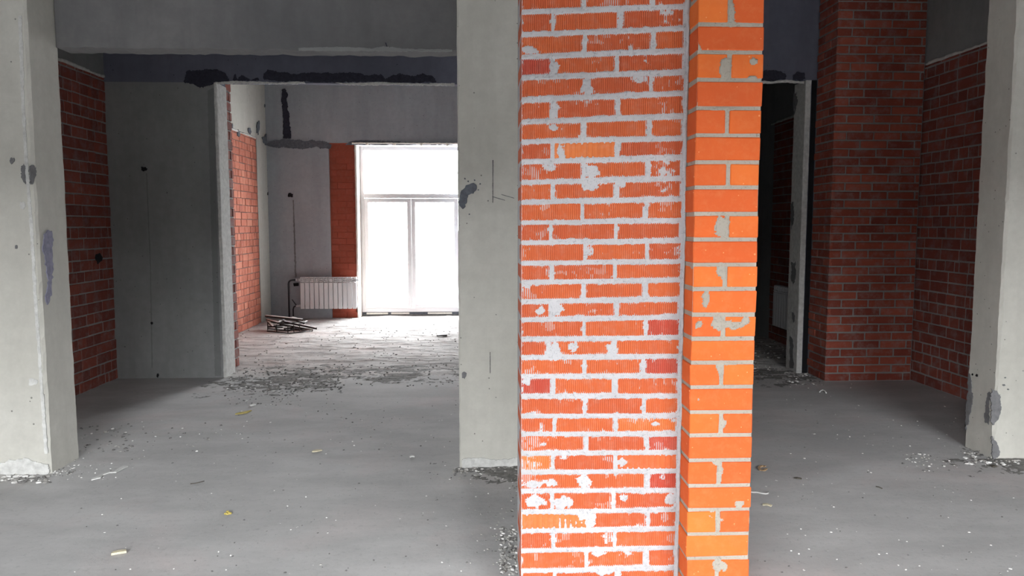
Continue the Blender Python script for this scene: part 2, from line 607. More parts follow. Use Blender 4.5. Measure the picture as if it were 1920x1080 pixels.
# wall behind the camera with the open shop front
mb = MB()
xs_ = [-4.2] + [v for o_ in OPENINGS for v in o_] + [4.8]
for k in range(0, len(xs_), 2):
    mb.box(xs_[k], xs_[k + 1], FRONT_Y - 0.3, FRONT_Y, 0, OPEN_Z[1])
mb.box(-4.2, 4.8, FRONT_Y - 0.3, FRONT_Y, OPEN_Z[1], ZC)
struct(mb, 'wall_front', M['wall'])
mb = MB()
mb.quad([(-30, -40, -0.05), (30, -40, -0.05), (30, FRONT_Y - 0.29, -0.05), (-30, FRONT_Y - 0.29, -0.05)])
struct(mb, 'ground_outside', M['asphalt'])
mb = MB()
mb.quad([(-30, 12.62, -0.05), (30, 12.62, -0.05), (30, 45, -0.05), (-30, 45, -0.05)])
struct(mb, 'ground_yard', M['floor'])
mb = MB()
mb.box(-40, 40, -26, -20, -0.05, 5.0)
struct(mb, 'wall_sky_blocker', M['asphalt'])  # unseen block added to hold back low sky light from the front openings
# left side wall: brick up to 2.87 with a concrete band above
LX = -3.55
mb = MB()
mb.box(LX - 0.3, LX - 0.012, FRONT_Y - 0.3, W2, 0, 2.87, 1)
mb.box(LX - 0.3, LX + 0.0, FRONT_Y - 0.3, W2, 2.885, ZC, 2)
brick_wall(mb, (LX, 4.7, 0), (0, 1, 0), (1, 0, 0), W2 - 4.7, 0, 2.87, 0.098, 0.26, 0.012, seed=3, mixed=True)
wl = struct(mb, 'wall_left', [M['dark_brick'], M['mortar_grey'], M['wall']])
mb = MB()
bead(mb, 5.9, 7.25, LX, 1, 2.868, 1.2)
mb.build('mortar_bead', M['plaster'], wl)

# right side wall
RX = 4.12
mb = MB()
mb.box(RX + 0.012, RX + 0.3, FRONT_Y - 0.3, W2, 0, 2.965, 1)
mb.box(RX, RX + 0.3, FRONT_Y - 0.3, W2, 2.985, ZC, 2)
brick_wall(mb, (RX, 4.7, 0), (0, 1, 0), (-1, 0, 0), W2 - 4.7, 0, 2.965, 0.098, 0.26, 0.014, seed=5, mixed=True)
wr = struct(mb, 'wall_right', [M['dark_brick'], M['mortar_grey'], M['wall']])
mb = MB()
bead(mb, 5.9, 6.85, RX, -1, 2.965, 6.2)
mb.build('mortar_bead', M['plaster'], wr)

# wall across, with an opening on either side of the middle
LZ1, LZ2 = 2.835, 2.90
OX0, OX1, OX2, OX3 = -2.52, 0.6, 2.0, 3.18
mb = MB()
mb.box(LX - 0.3, OX0, W2, W2B, 0, LZ1)
mb.box(LX - 0.3, OX0, W2, W2B, LZ1, ZC, 1)
mb.box(OX1, OX2, W2, W2B, 0, ZC)
mb.box(OX3, RX + 0.3, W2, W2B, 0, ZC, 1)
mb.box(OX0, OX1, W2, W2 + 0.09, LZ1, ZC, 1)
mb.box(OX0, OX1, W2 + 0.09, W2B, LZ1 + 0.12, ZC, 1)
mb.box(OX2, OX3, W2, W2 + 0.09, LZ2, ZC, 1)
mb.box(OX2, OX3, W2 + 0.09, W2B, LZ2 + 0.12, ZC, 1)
wm = struct(mb, 'wall_middle', [M['wall'], M['lintel_shade']])
# pale rendered reveals
mb = MB()
rough_block(mb, OX0 - 0.02, OX0 + 0.012, W2 - 0.004, W2B, 0, LZ1, bev=0.008)
tag(mb.build('plaster_reveal', M['plaster'], wm), 'pale plastered edge of the left opening')
mb = MB()
rough_block(mb, OX3 - 0.012, OX3 + 0.045, W2 - 0.004, W2B, 0, LZ2, bev=0.008)
rev_r = tag(mb.build('plaster_reveal', M['plaster'], wm), 'pale flaking plastered edge of the right opening')
# brick leaf behind the concrete
mb = MB()
mb.box(-3.36, OX0 - 0.07, W2B, 7.88, 0, LZ1 + 0.2, 1)
brick_wall(mb, (OX0 - 0.06, W2B, 0), (0, 1, 0), (1, 0, 0), 0.34, 0, LZ1 + 0.18, 0.098, 0.26, 0.016, recess=0.012, seed=8)
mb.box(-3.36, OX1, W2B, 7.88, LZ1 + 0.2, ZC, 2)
mb.build('brick_leaf', [M['dark_brick'], M['mortar_grey'], M['wall']], wm)

# back room side walls
BX = -3.36
mb = MB()
mb.box(BX - 0.3, BX - 0.012, W2B, 12.6, 0, 2.77, 1)
mb.box(BX - 0.3, BX + 0.0, W2B, 12.6, 2.785, ZC, 2)
mb.box(BX - 0.3, BX + 0.004, 11.33, 12.6, 0, 2.785, 2)
brick_wall(mb, (BX, 7.8, 0), (0, 1, 0), (1, 0, 0), 11.33 - 7.8, 0, 2.77, 0.098, 0.25, 0.007, seed=11, mixed=True)
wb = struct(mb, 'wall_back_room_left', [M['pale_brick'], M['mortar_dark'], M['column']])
mb = MB()
bead(mb, 9.3, 11.35, BX, 1, 2.762, 2.2)
mb.build('mortar_bead', M['plaster'], wb)
mb = MB()
mb.box(1.2, 1.4, W2B, 12.6, 0, ZC)
struct(mb, 'wall_partition', M['wall'])
QX = 3.75
mb = MB()
mb.box(QX + 0.012, QX + 0.3, W2B, 12.6, 0, 2.78, 1)
mb.box(QX, QX + 0.3, W2B, 12.6, 2.8, ZC, 2)
mb.box(QX - 0.002, QX + 0.3, 9.5, 12.6, 0, 2.8, 2)
brick_wall(mb, (QX, W2B, 0), (0, 1, 0), (-1, 0, 0), 9.5 - W2B, 0, 2.78, 0.098, 0.25, 0.012, seed=12)
bead(mb, 8.6, 9.6, QX, -1, 2.778, 4.2, 3)
wq = struct(mb, 'wall_back_room_right', [M['dark_brick'], M['mortar_grey'], M['wall'], M['plaster']])

# far wall with the glazed door
PY = 11.91
DX0, DX1, DZ = -1.97, -0.33, 2.755
mb = MB()
mb.box(BX, -2.40, FY, 12.6, 0, 2.78)                  # concrete pier in the corner
mb.box(BX, 1.3, FY, 12.6, 2.77, ZC)                   # band over door
mb.box(-0.33, 1.3, FY, 12.6, 0, 2.77)
mb.box(1.3, QX, 12.3, 12.6, 0, ZC)
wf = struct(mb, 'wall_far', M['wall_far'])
mb = MB()
mb.box(-2.40, DX0, PY + 0.012, 12.55, 0, 2.77, 1)
brick_wall(mb, (-2.40, PY, 0), (1, 0, 0), (0, -1, 0), DX0 + 2.40, 0, 2.77, 0.098, 0.25, 0.006, recess=0.004, seed=14)
mb.box(DX0 - 0.05, DX0 + 0.001, PY + 0.004, DOOR_Y + 0.1, 0, 2.77, 2)
mb.build('brick_panel', [M['panel_brick'], M['panel_brick'], M['reveal']], wf)['label'] = 'red brick panel between concrete and glazed door'


# ================================================================== GLAZED DOOR
def ring(mb, x0, x1, z0, z1, w, y0, y1, bev=0.006, wb_=None, wt=None):
    wb_ = wb_ or w
    wt = wt or w
    mb.box(x0, x0 + w, y0, y1, z0, z1, 0, bev)
    mb.box(x1 - w, x1, y0, y1, z0, z1, 0, bev)
    mb.box(x0 + w - 0.004, x1 - w + 0.004, y0 + 0.001, y1 - 0.001, z0, z0 + wb_, 0, bev)
    mb.box(x0 + w - 0.004, x1 - w + 0.004, y0 + 0.001, y1 - 0.001, z1 - wt, z1, 0, bev)


door = tag(bpy.data.objects.new('door_1', None), kind='structure')
COL.objects.link(door)
door.location = ((DX0 + DX1) / 2, DOOR_Y, 0)
TZ = 1.955
mb = MB()
ring(mb, DX0, DX1, 0.06, DZ - 0.01, 0.062, DOOR_Y, DOOR_Y + 0.07)
mb.box(DX0 + 0.06, DX1 - 0.06, DOOR_Y + 0.001, DOOR_Y + 0.069, TZ - 0.035, TZ + 0.035, 0, 0.006)
fr = mb.build('frame', M['pvc'], door)
mb = MB()
mb.box(DX0 + 0.062, DX1 - 0.062, DOOR_Y + 0.03, DOOR_Y + 0.04, TZ + 0.035, DZ - 0.07)
mb.build('pane', M['glass'], fr)
XM = at(772, 480, 1, DOOR_Y)[0]
for a, b in ((DX0 + 0.064, XM - 0.002), (XM + 0.002, DX1 - 0.064)):
    mb = MB()
    ring(mb, a, b, 0.124, TZ - 0.04, 0.065, DOOR_Y - 0.014, DOOR_Y + 0.055)
    sa = mb.build('sash', M['pvc'], door)
    mb = MB()
    mb.box(a + 0.064, b - 0.064, DOOR_Y + 0.02, DOOR_Y + 0.03, 0.185, TZ - 0.1)
    mb.build('pane', M['glass'], sa)
    mb = MB()
    xs = a + 0.02 if a < XM - 0.1 else b - 0.02
    for z in (0.3, 1.75):
        mb.tube([(xs, DOOR_Y - 0.03, z), (xs, DOOR_Y - 0.03, z + 0.09)], 0.009)
    mb.build('hinge', M['pvc'], sa)
mb = MB()
mb.box(DX0, DX1, DOOR_Y - 0.02, DOOR_Y + 0.08, 0.0, 0.022, 0, 0.003)
mb.box(DX0, DX1, DOOR_Y + 0.01, DOOR_Y + 0.08, 0.022, 0.06, 1)
for x0, x1 in ((-1.9, -1.55), (-1.5, -1.2), (-0.9, -0.5)):
    mb.box(x0, x1, DOOR_Y - 0.01, DOOR_Y + 0.06, 0.024, 0.052, 2, 0.004)
mb.build('threshold', [M['pebble_dark'], M['putty_grey'], M['foam']], door)['label'] = 'dark gap and packing strips under the frame'
mb = MB()
mb.tube([(DX0 - 0.016 + 0.004 * noise.noise((k * 0.5, 1, 1)), PY - 0.004, DZ * k / 60) for k in range(61)], 0.019, 8)
mb.build('foam_strip', M['foam'], door)['label'] = 'bright white strip up the left of the frame'
mb = MB()
for k in range(60):
    x = DX0 - 0.06 + 1.72 * k / 60
    mb.box(x, x + 0.031, PY - 0.10, PY - 0.06, DZ - 0.004, DZ + random.uniform(0.012, 0.018), 0, 0.003)
for px in (690, 741, 791, 839):
    x = at(px, 276, 1, PY)[0]
    mb.box(x - 0.02, x + 0.02, PY - 0.10, PY - 0.07, DZ - 0.035, DZ + 0.005, 0, 0.01)
mb.build('head_strip', M['foam'], door)['label'] = 'bright white strip along the top with four clips'

# ================================================================== CONCRETE COLUMNS AND BEAM
CY = 4.46
mb = MB()
rough_block(mb, LX + 0.025, -2.60, CY, CY + 0.32, 0, ZC, bev=0.014, jit=0.003)
colL = tag(mb.build('concrete_column', M['column']), 'broad pale concrete column by the dark alcove, with purple smear on its side', 'column', 'concrete columns', 'thing')
mb = MB()
rough_block(mb, -0.145, 0.66, CY + 0.02, CY + 0.34, 0, ZC, bev=0.010)
colM = tag(mb.build('concrete_column', M['column']), 'grey concrete column beside the glazed door, standing behind the orange brick pillar', 'column', 'concrete columns', 'thing')
mb = MB()
rough_block(mb, 3.26, RX - 0.025, CY + 0.05, CY + 0.33, 0, ZC, bev=0.014, jit=0.003)
colR = tag(mb.build('concrete_column', M['column']), 'concrete column with broken patches at its foot near dark brick wall', 'column', 'concrete columns', 'thing')
mb = MB()
NB = 70
BMY = CY + 0.285     # the beam sits flush with the back of the columns
BMZ = at(450, 92, 1, BMY)[2]
xa, xb = -2.595, -0.15
for k in range(NB):
    x0, x1 = xa + (xb - xa) * k / NB, xa + (xb - xa) * (k + 1) / NB
    if k == 0:
        zb = [BMZ + 0.010 * noise.noise((q * 0.25, 2, 2)) + random.uniform(-0.003, 0.003) for q in range(NB + 1)]
    za, zz = zb[k], zb[k + 1]
    y0, y1 = BMY, BMY + 0.16
    mb.quad([(x0, y0, za), (x1, y0, zz), (x1, y0, ZC - 0.002), (x0, y0, ZC - 0.002)])
    mb.quad([(x0, y1, za), (x0, y1, ZC - 0.002), (x1, y1, ZC - 0.002), (x1, y1, zz)])
    mb.quad([(x0, y0, za), (x0, y1, za), (x1, y1, zz), (x1, y0, zz)])
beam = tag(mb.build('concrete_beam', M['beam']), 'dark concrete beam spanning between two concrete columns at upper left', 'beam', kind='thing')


# ================================================================== BRICK PILLAR (nearest)
JL = [2.276, 2.195, 2.115, 2.04, 1.959, 1.878, 1.806, 1.731, 1.655, 1.582, 1.505, 1.43, 1.353, 1.28, 1.207, 1.136, 1.063, 0.99, 0.917, 0.841, 0.763, 0.692, 0.616, 0.54, 0.465, 0.383, 0.304, 0.226, 0.144, 0.07, 0.0]
JR = [2.306, 2.225, 2.146, 2.066, 1.988, 1.905, 1.822, 1.753, 1.673, 1.596, 1.515, 1.437, 1.358, 1.288, 1.215, 1.144, 1.065, 0.992, 0.915, 0.836, 0.759, 0.685, 0.613, 0.537, 0.46, 0.381, 0.305, 0.226, 0.145, 0.07, 0.0]
JS = [2.209, 2.113, 2.015, 1.916, 1.819, 1.723, 1.633, 1.537, 1.444, 1.352, 1.262, 1.167, 1.078, 0.988, 0.896, 0.801, 0.713, 0.618, 0.52, 0.427, 0.332, 0.237, 0.14, 0.045]
VJ = [(1095, 1225), (1036, 1164), (1097, 1225), (1036, 1157), (1100, 1220), (1037, 1159), (1095, 1217), (1035, 1157), (1095, 1216), (1036, 1157), (1092, 1212), (1032, 1154), (1096, 1212), (1035, 1152), (1094, 1211), (1035, 1156), (1095, 1210), (1028, 1152), (1096, 1206), (1037, 1154), (1096, 1207), (1039, 1155), (1099, 1213), (1036, 1152), (1095, 1214), (1035, 1150), (1102, 1214), (1037, 1152), (1099, 1212), (1040, 1160), (1099, 1212)]
PX0, PX1, PYF = 0.152, 0.768, 2.80
# courses: (lower-left, lower-right, upper-left, upper-right, vertical joints in x)
courses = []
for i in range(len(JL)):
    up = (JL[i - 1], JR[i - 1]) if i else (JL[0] + 0.08, JR[0] + 0.08)
    ym = 20 + 37.5 * i if i < 29 else 1060
    zm = (JL[i] + up[0]) / 2
    js = [at(px, ym, 1, PYF)[0] for px in VJ[i]]
    courses.append((JL[i], JR[i], up[0], up[1], js))
zl, zr, k = JL[0] + 0.08, JR[0] + 0.08, 1
while zl < ZC - 0.01:
    nl, nr_ = min(zl + 0.079, ZC), min(zr + 0.0775, ZC)
    courses.append((zl, zr, nl, nr_, [0.285, 0.54] if k % 2 else [0.41, 0.665]))
    zl, zr, k = nl, nr_, k + 1


def wig(x, z, s=0.0):
    return noise.noise((x * 9, z * 13, s)) * 0.004


rects = []   # (x0, x1, a function of x for the lower edge, for the upper edge, tint)
rnd = random.Random(21)
dark = {(3, 0): 0.03, (16, 2): 0.02, (18, 2): 0.06, (19, 0): 0.0, (24, 2): 0.0, (22, 2): 0.08, (7, 1): 0.97, (23, 0): 0.99, (26, 0): 0.95, (21, 2): 0.96, (7, 0): 0.25, (7, 2): 0.25}
for ci, (ll, lr, ul, ur, js) in enumerate(courses):
    ed = [PX0 - 0.008] + list(js) + [PX1 - 0.004]
    for bi in range(len(ed) - 1):
        g0 = 0.003 if bi == 0 else rnd.uniform(0.004, 0.0075)
        g1 = rnd.uniform(0.004, 0.0075) if bi < len(ed) - 2 else 0.008
        lo = rnd.uniform(0.0045, 0.0075)
        hi = rnd.uniform(0.0045, 0.0075)
        rects.append((ed[bi] + g0, ed[bi + 1] - g1, ll + lo, lr + lo, ul - hi, ur - hi, ci, bi,
                      dark.get((ci, bi), rnd.uniform(0.3, 0.85)), len(ed) - 1))


def lerp_edge(a, b, x):
    return a + (b - a) * (x - PX0) / (PX1 - PX0)


pillar = empty('brick_pillar', (0.58, 2.9, 0), 'bright orange brick pillar nearest the viewer, half ribbed brick and half smooth', 'pillar', kind='thing')
mb = MB()
GD = 0.0024
for (x0, x1, l0, l1, u0, u1, ci, bi, t, nb) in rects:
    tint = (t, rnd.random(), 0)
    pitch = 0.0078 if (ci, bi) not in ((7, 1), (26, 0), (23, 2)) else 0.021
    n = max(3, int((x1 - x0) / pitch))
    p = (x1 - x0) / n
    tiltx = rnd.uniform(-0.002, 0.002)
    prof = []
    for q in range(n):
        xa_ = x0 + q * p
        prof += [(xa_, GD), (xa_ + p * 0.18, GD * 0.9), (xa_ + p * (0.26 + 0.1 * rnd.random()), rnd.uniform(-0.0002, 0.0003)), (xa_ + p * 0.90, rnd.uniform(-0.0002, 0.0003))]
    prof.append((x1, GD))
    base = len(mb.v)
    for x, d in prof:
        yy = PYF + d + tiltx * (x - x0) / (x1 - x0)
        zl_, zu_ = lerp_edge(l0, l1, x), lerp_edge(u0, u1, x)
        mb.v += [(x, yy + 0.004, zl_), (x, yy, zl_ + 0.004), (x, yy, zu_ - 0.004), (x, yy + 0.004, zu_), (x, PYF + 0.05, zu_), (x, PYF + 0.05, zl_)]
    for q in range(len(prof) - 1):
        a, b = base + q * 6, base + q * 6 + 6
        for e in range(5):
            mb.face([a + e, b + e, b + e + 1, a + e + 1], 0, tint)
        mb.face([a + 5, b + 5, b, a], 0, tint)
    for q, rv in ((base, 1), (base + (len(prof) - 1) * 6, 0)):
        ids = [q + e for e in range(6)]
        mb.face(ids if rv else ids[::-1], 0, tint)

# mortar as a height field over the ribbed face: it squeezes out of the joints and smears over bricks
SM = [(993, 93, 16, 9, .9), (1041, 125, 7, 14, .9), (1101, 165, 13, 12, .7), (1200, 148, 16, 8, .8), (1040, 208, 9, 14, .9), (1038, 240, 9, 6, .9),
      (1052, 285, 9, 12, .9), (1022, 283, 7, 8, .5), (1110, 320, 15, 11, 1.), (1030, 312, 14, 9, .7), (1105, 347, 20, 10, .9), (1165, 345, 8, 8, .9), (1250, 378, 14, 8, .8),
      (1020, 388, 10, 6, .8), (1105, 470, 10, 10, .7), (1268, 470, 7, 10, .6), (985, 535, 12, 7, 1.), (1043, 580, 14, 14, .9), (1013, 583, 9, 10, .5), (1030, 612, 10, 10, .8), (1212, 612, 5, 10, .8),
      (1210, 618, 5, 8, .8), (1041, 655, 14, 14, 1.2), (1075, 650, 10, 10, .4), (1148, 655, 12, 12, .9), (1207, 686, 8, 13, .9), (987, 715, 9, 8, 1.2), (1070, 748, 22, 5, .6), (1095, 750, 8, 6, .8), (1008, 775, 14, 6, .9),
      (1015, 800, 7, 9, .7), (1230, 795, 10, 5, .5), (1020, 833, 5, 4, .6), (1058, 858, 8, 5, .8), (1140, 860, 10, 5, .8), (1166, 868, 9, 9, .9), (1096, 903, 15, 13, 1.2), (1000, 908, 18, 8, 1.),
      (1030, 905, 16, 8, .5), (1243, 895, 6, 6, .9), (1005, 940, 22, 13, 1.3), (1055, 943, 22, 13, 1.3), (1148, 940, 8, 12, .9), (1170, 935, 8, 8, .8), (1255, 938, 9, 11, .8), (1090, 968, 9, 11, 1.), (1110, 975, 10, 13, 1.2), (1247, 970, 8, 10, .8),
      (1142, 1008, 14, 12, .7), (1258, 1010, 9, 9, .8), (1033, 1012, 4, 10, .8), (1120, 1035, 14, 10, .9), (1080, 1040, 7, 7, .5), (1060, 1068, 30, 8, .7), (1130, 1072, 20, 8, .8), (1005, 1045, 6, 8, .4)]
smears = []
for px, py, rx, ry, s in SM:
    c = at(px, py, 1, PYF)
    smears.append((c.x, c.z, rx / 497.0, ry / 497.0, s))
GS = 0.0042
gx = int((PX1 + 0.004 - PX0) / GS) + 1
gz = int(2.62 / GS)
by_course = {}
for r_ in rects:
    by_course.setdefault(r_[6], []).append(r_)
cspan = [(min(c[0], c[1]) - 0.02, max(c[2], c[3]) + 0.02, i) for i, c in enumerate(courses)]


def mortar_h(x, z):
    d = -1.0
    for lo, hi, i in cspan:
        if lo <= z <= hi:
            for r_ in by_course[i]:
                if r_[0] - 0.03 < x < r_[1] + 0.03:
                    e = min(x - r_[0], r_[1] - x, z - lerp_edge(r_[2], r_[3], x), lerp_edge(r_[4], r_[5], x) - z)
                    if e > d:
                        d = e
    n1 = noise.noise((x * 55, z * 55, 1.0))
    n2 = noise.noise((x * 170, z * 170, 5.0))
    n3 = noise.noise((x * 12, z * 18, 8.0))
    rag = 0.0006 + 0.0060 * max(0.0, n1 + 0.1) + 0.0030 * n2 + 0.005 * max(0, n3)
    if d < rag:
        h = 0.0008 + 0.0040 * n1 + 0.0034 * n2
    else:
        h = 0.0006 - (d - rag) * 0.55
    for sx, sz, rx, rz, s in smears:
        if abs(x - sx) < rx * 1.5 and abs(z - sz) < rz * 1.5:
            q = 1 - math.hypot((x - sx) / rx, (z - sz) / rz) + 0.55 * noise.noise((x * 42, z * 42, 3.0)) + 0.25 * n2
            if q > 0:
                h = max(h, min(q * 0.014, 0.0016 * s) - 0.0010 + 0.0005 * n2)
    film = noise.noise((x * 8, z * 14, 20.0)) + 0.5 * n1
    if film > 0.42:
        h = max(h, -0.0022 + min(0.0018, (film - 0.42) * 0.008))
    return max(h, -0.006)


base = len(mb.v)
for j in range(gz + 1):
    for i in range(gx + 1):
        x, z = PX0 - 0.004 + (PX1 + 0.008 - PX0) * i / gx, GS * j
        mb.v.append((x, PYF - mortar_h(x, z), z))
for j in range(gz):
    for i in range(gx):
        a = base + j * (gx + 1) + i
        mb.face([a, a + 1, a + gx + 2, a + gx + 1], 1, sm=True)
mb.quad([(PX0, PYF + 0.002, gz * GS), (PX1, PYF + 0.002, gz * GS), (PX1, PYF + 0.002, ZC), (PX0, PYF + 0.002, ZC)], 1)
# left flank of the ribbed part and its core
mb.box(PX0 - 0.004, PX1 + 0.10, PYF + 0.0075, PYF + 0.30, 0, ZC, 1)
for ci, (ll, lr, ul, ur, js) in enumerate(courses):
    if ul - ll > 0.03:
        mb.box(PX0 - 0.0047, PX0 + 0.05, PYF + 0.008, PYF + (0.25 if ci % 2 else 0.12), ll + 0.009, ul - 0.009, 0, 0.003, (rnd.uniform(.2, .7), 0, 0))
rib = mb.build('ribbed_brickwork', [M['ribbed_brick'], M['mortar']], pillar)
rib['label'] = 'ribbed red-orange bricks with wide pale mortar joints'

# smooth facing bricks
SX0, SX1, SYF, SYB = 0.770, 1.008, 2.68, 3.10
mb = MB()
zs = [3.99, 3.895, 3.80, 3.705, 3.61, 3.515, 3.42, 3.325, 3.23, 3.135, 3.04, 2.945, 2.85, 2.755, 2.66, 2.565, 2.47, 2.375, 2.305] + JS + [0.0]
fb = []
for i in range(len(zs) - 1):
    up, lo = zs[i], zs[i + 1]
    half = (i - 18) % 2 == 0
    j0, j1 = 0.007, 0.007
    xm = 0.889 + rnd.uniform(-0.006, 0.006)
    segs = [(SX0, xm - 0.008), (xm + 0.008, SX1)] if half else [(SX0, SX1)]
    dx = rnd.uniform(-0.003, 0.003)
    dy = rnd.uniform(-0.002, 0.002)
    for a, b in segs:
        if up - lo < 0.03:
            continue
        t = (rnd.uniform(0.15, 1.0), rnd.random(), 0)
        z0_, z1_ = lo + j0, up - j1
        fb.append((a, b, z0_, z1_))
        dep = 0.118 if not half else 0.25
        mb.obox(Vector(((a + b) / 2 + dx, SYF + dy + dep / 2, (z0_ + z1_) / 2)), Vector((1, 0, 0)), Vector((0, 1, 0)), Vector((0, 0, 1)),
                (b - a) / 2, dep / 2, (z1_ - z0_) / 2, 0, 0.003, t, 0.001)
        if b == SX1:
            t = (rnd.uniform(0.15, 1.0), rnd.random(), 0)
            ya = SYF + dep + 0.012
            mb.box(SX1 - 0.12 + dx, SX1 + dx, ya, SYB, z0_, z1_, 0, 0.003, t)
mb.box(SX0 + 0.0035, SX1 - 0.004, SYF + 0.012, SYB - 0.008, 0, ZC, 1)
# mortar over the smooth face
SS = [(1372, 25, 8, 24, .6), (1360, 128, 13, 22, 1.2), (1415, 115, 9, 9, 1.), (1412, 145, 10, 5, .9), (1310, 90, 6, 8, .8), (1350, 205, 30, 5, .8), (1312, 195, 9, 4, .8),
      (1354, 425, 17, 20, 1.2), (1352, 505, 10, 18, .8), (1324, 560, 10, 18, 1.2), (1345, 607, 12, 16, 1.2), (1375, 610, 22, 9, 1.1), (1400, 600, 9, 9, .7), (1310, 608, 9, 9, .5), (1350, 690, 9, 16, 1.1), (1365, 682, 16, 4, .9),
      (1356, 795, 9, 10, 1.1), (1345, 868, 14, 8, 1.), (1350, 888, 8, 20, 1.1), (1340, 968, 13, 11, 1.2), (1350, 985, 9, 16, 1.), (1317, 930, 6, 5, .5), (1385, 945, 10, 10, .3), (1345, 1060, 12, 14, 1.1), (1358, 1063, 8, 12, 1.), (1370, 925, 14, 4, .4), (1405, 975, 8, 8, .4), (1310, 750, 4, 4, .3)]
ss = []
for px, py, rx, ry, s in SS:
    c = at(px, py, 1, SYF)
    ss.append((c.x, c.z, rx / 519.0, ry / 519.0, s))
GS2 = 0.0045
gx, gz = int((SX1 - SX0 + 0.004) / GS2), int(2.55 / GS2)


def strip_h(x, z):
    d = -1.0
    for a, b, z0_, z1_ in fb:
        if z0_ - 0.02 < z < z1_ + 0.02:
            d = max(d, min(x - a, b - x, z - z0_, z1_ - z))
    n1 = noise.noise((x * 55, z * 55, 31.0))
    n2 = noise.noise((x * 160, z * 160, 35.0))
    rag = 0.0005 + 0.003 * max(0, n1) + 0.001 * n2
    h = (-0.0012 + 0.001 * n1 + 0.0008 * n2) if d < rag else -0.0012 - (d - rag) * 0.6
    for sx, sz, rx, rz, s in ss:
        if abs(x - sx) < rx * 1.6 and abs(z - sz) < rz * 1.6:
            q = 1 - math.hypot((x - sx) / rx, (z - sz) / rz) + 0.5 * noise.noise((x * 40, z * 40, 33.0)) + 0.2 * n2
            if q > 0.1:
                h = max(h, min(q * 0.02, 0.0024 + 0.0012 * s) + 0.0004 * n2)
    return max(h, -0.008)


base = len(mb.v)
for j in range(gz + 1):
    for i in range(gx + 1):
        x, z = SX0 + 0.002 + (SX1 - SX0 - 0.004) * i / gx, GS2 * j
        mb.v.append((x, SYF + 0.002 - strip_h(x, z), z))
for j in range(gz):
    for i in range(gx):
        a = base + j * (gx + 1) + i
        mb.face([a, a + 1, a + gx + 2, a + gx + 1], 1, sm=True)
# the ragged bead of mortar in the angle between both parts
base, NR, NC = len(mb.v), 520, 9
for j in range(NR + 1):
    z = 2.6 * j / NR
    w = 0.016 + 0.010 * noise.noise((z * 9, 0.5, 2.2)) + 0.005 * noise.noise((z * 40, 0.5, 2.2))
    t = 0.016 + 0.006 * noise.noise((z * 14, 3.3, 1)) + 0.004 * noise.noise((z * 60, 3.3, 1))
    for i in range(NC + 1):
        u = i / NC
        mb.v.append((SX0 + 0.004 - (1 - u) * w, PYF + 0.004 - t * math.sin(math.pi * min(1.0, 0.15 + u * 0.75)) + 0.002 * noise.noise((u * 5, z * 90, 4)), z))
for j in range(NR):
    for i in range(NC):
        q = base + j * (NC + 1) + i
        mb.face([q, q + 1, q + NC + 2, q + NC + 1], 2, sm=True)
strip = mb.build('facing_brickwork', [M['orange_brick'], M['mortar_tan'], M['mortar']], pillar)
strip['label'] = 'smooth orange facing bricks with thin tan joints'

# ================================================================== DARK BRICK PIER IN THE RIGHT BAY
BY = 6.86
BX0, BX1 = 3.27, RX - 0.008
mb = MB()
mb.box(BX0 + 0.012, BX1, BY + 0.012, W2 - 0.011, 0, ZC - 0.002, 1)
brick_wall(mb, (BX0, BY, 0), (1, 0, 0), (0, -1, 0), BX1 - BX0 - 0.01, 0.0, ZC - 0.002, 0.0785, 0.26, 0.014, recess=0.007, seed=31)
brick_wall(mb, (BX0, BY, 0), (0, 1, 0), (-1, 0, 0), W2 - BY - 0.012, 0.0, ZC - 0.002, 0.0785, 0.26, 0.014, recess=0.007, seed=32, offs=(0.5, 0.0))
pier = tag(mb.build('brick_pier', [M['red_brick'], M['mortar_grey']]), 'dark red brick pier in the shaded right bay beside the right opening', 'pier', kind='thing')


# ================================================================== RADIATORS
def section(parent, x, H):
    mb = MB()
    W, D = 0.0725, 0.082
    top = 0.085
    # front plate, two side ribs, back plate, tubes
    mb.box(x - W / 2 + 0.004, x + W / 2 - 0.004, -D / 2, -D / 2 + 0.010, 0.0, H - top, 0, 0.004)
    mb.box(x - 0.006, x + 0.006, -D / 2 + 0.008, D / 2, 0.015, H - 0.02, 0)
    mb.box(x - W / 2 + 0.008, x + W / 2 - 0.008, D / 2 - 0.008, D / 2, 0.01, H - top, 0, 0.003)
    mb.tube([(x - W / 2, 0, H - 0.045), (x + W / 2, 0, H - 0.045)], 0.022, 10)
    mb.tube([(x - W / 2, 0, 0.045), (x + W / 2, 0, 0.045)], 0.022, 10)
    # louvred top: three sloping bars between side cheeks
    for k in range(3):
        z = H - top + 0.010 + k * 0.030
        y = -D / 2 + 0.004 + k * 0.010
        mb.obox(Vector((x, y + 0.006, z + 0.008)), Vector((1, 0, 0)), Vector((0, 0.8, 0.6)), Vector((0, -0.6, 0.8)), W / 2 - 0.004, 0.010, 0.008, 0, 0.004)
    mb.obox(Vector((x, 0.004, H - 0.006)), Vector((1, 0, 0)), Vector((0, 1, 0)), Vector((0, 0, 1)), W / 2 - 0.002, D / 2 - 0.012, 0.006, 0, 0.004)
    for sx in (-1, 1):
        mb.box(x + sx * (W / 2 - 0.008) - 0.004, x + sx * (W / 2 - 0.008) + 0.004, -D / 2 + 0.006, D / 2 - 0.01, H - top, H - 0.004, 0, 0.002)
    o = mb.build('section', M['enamel'], parent)
    o.location = (0, 0, 0)
    return o


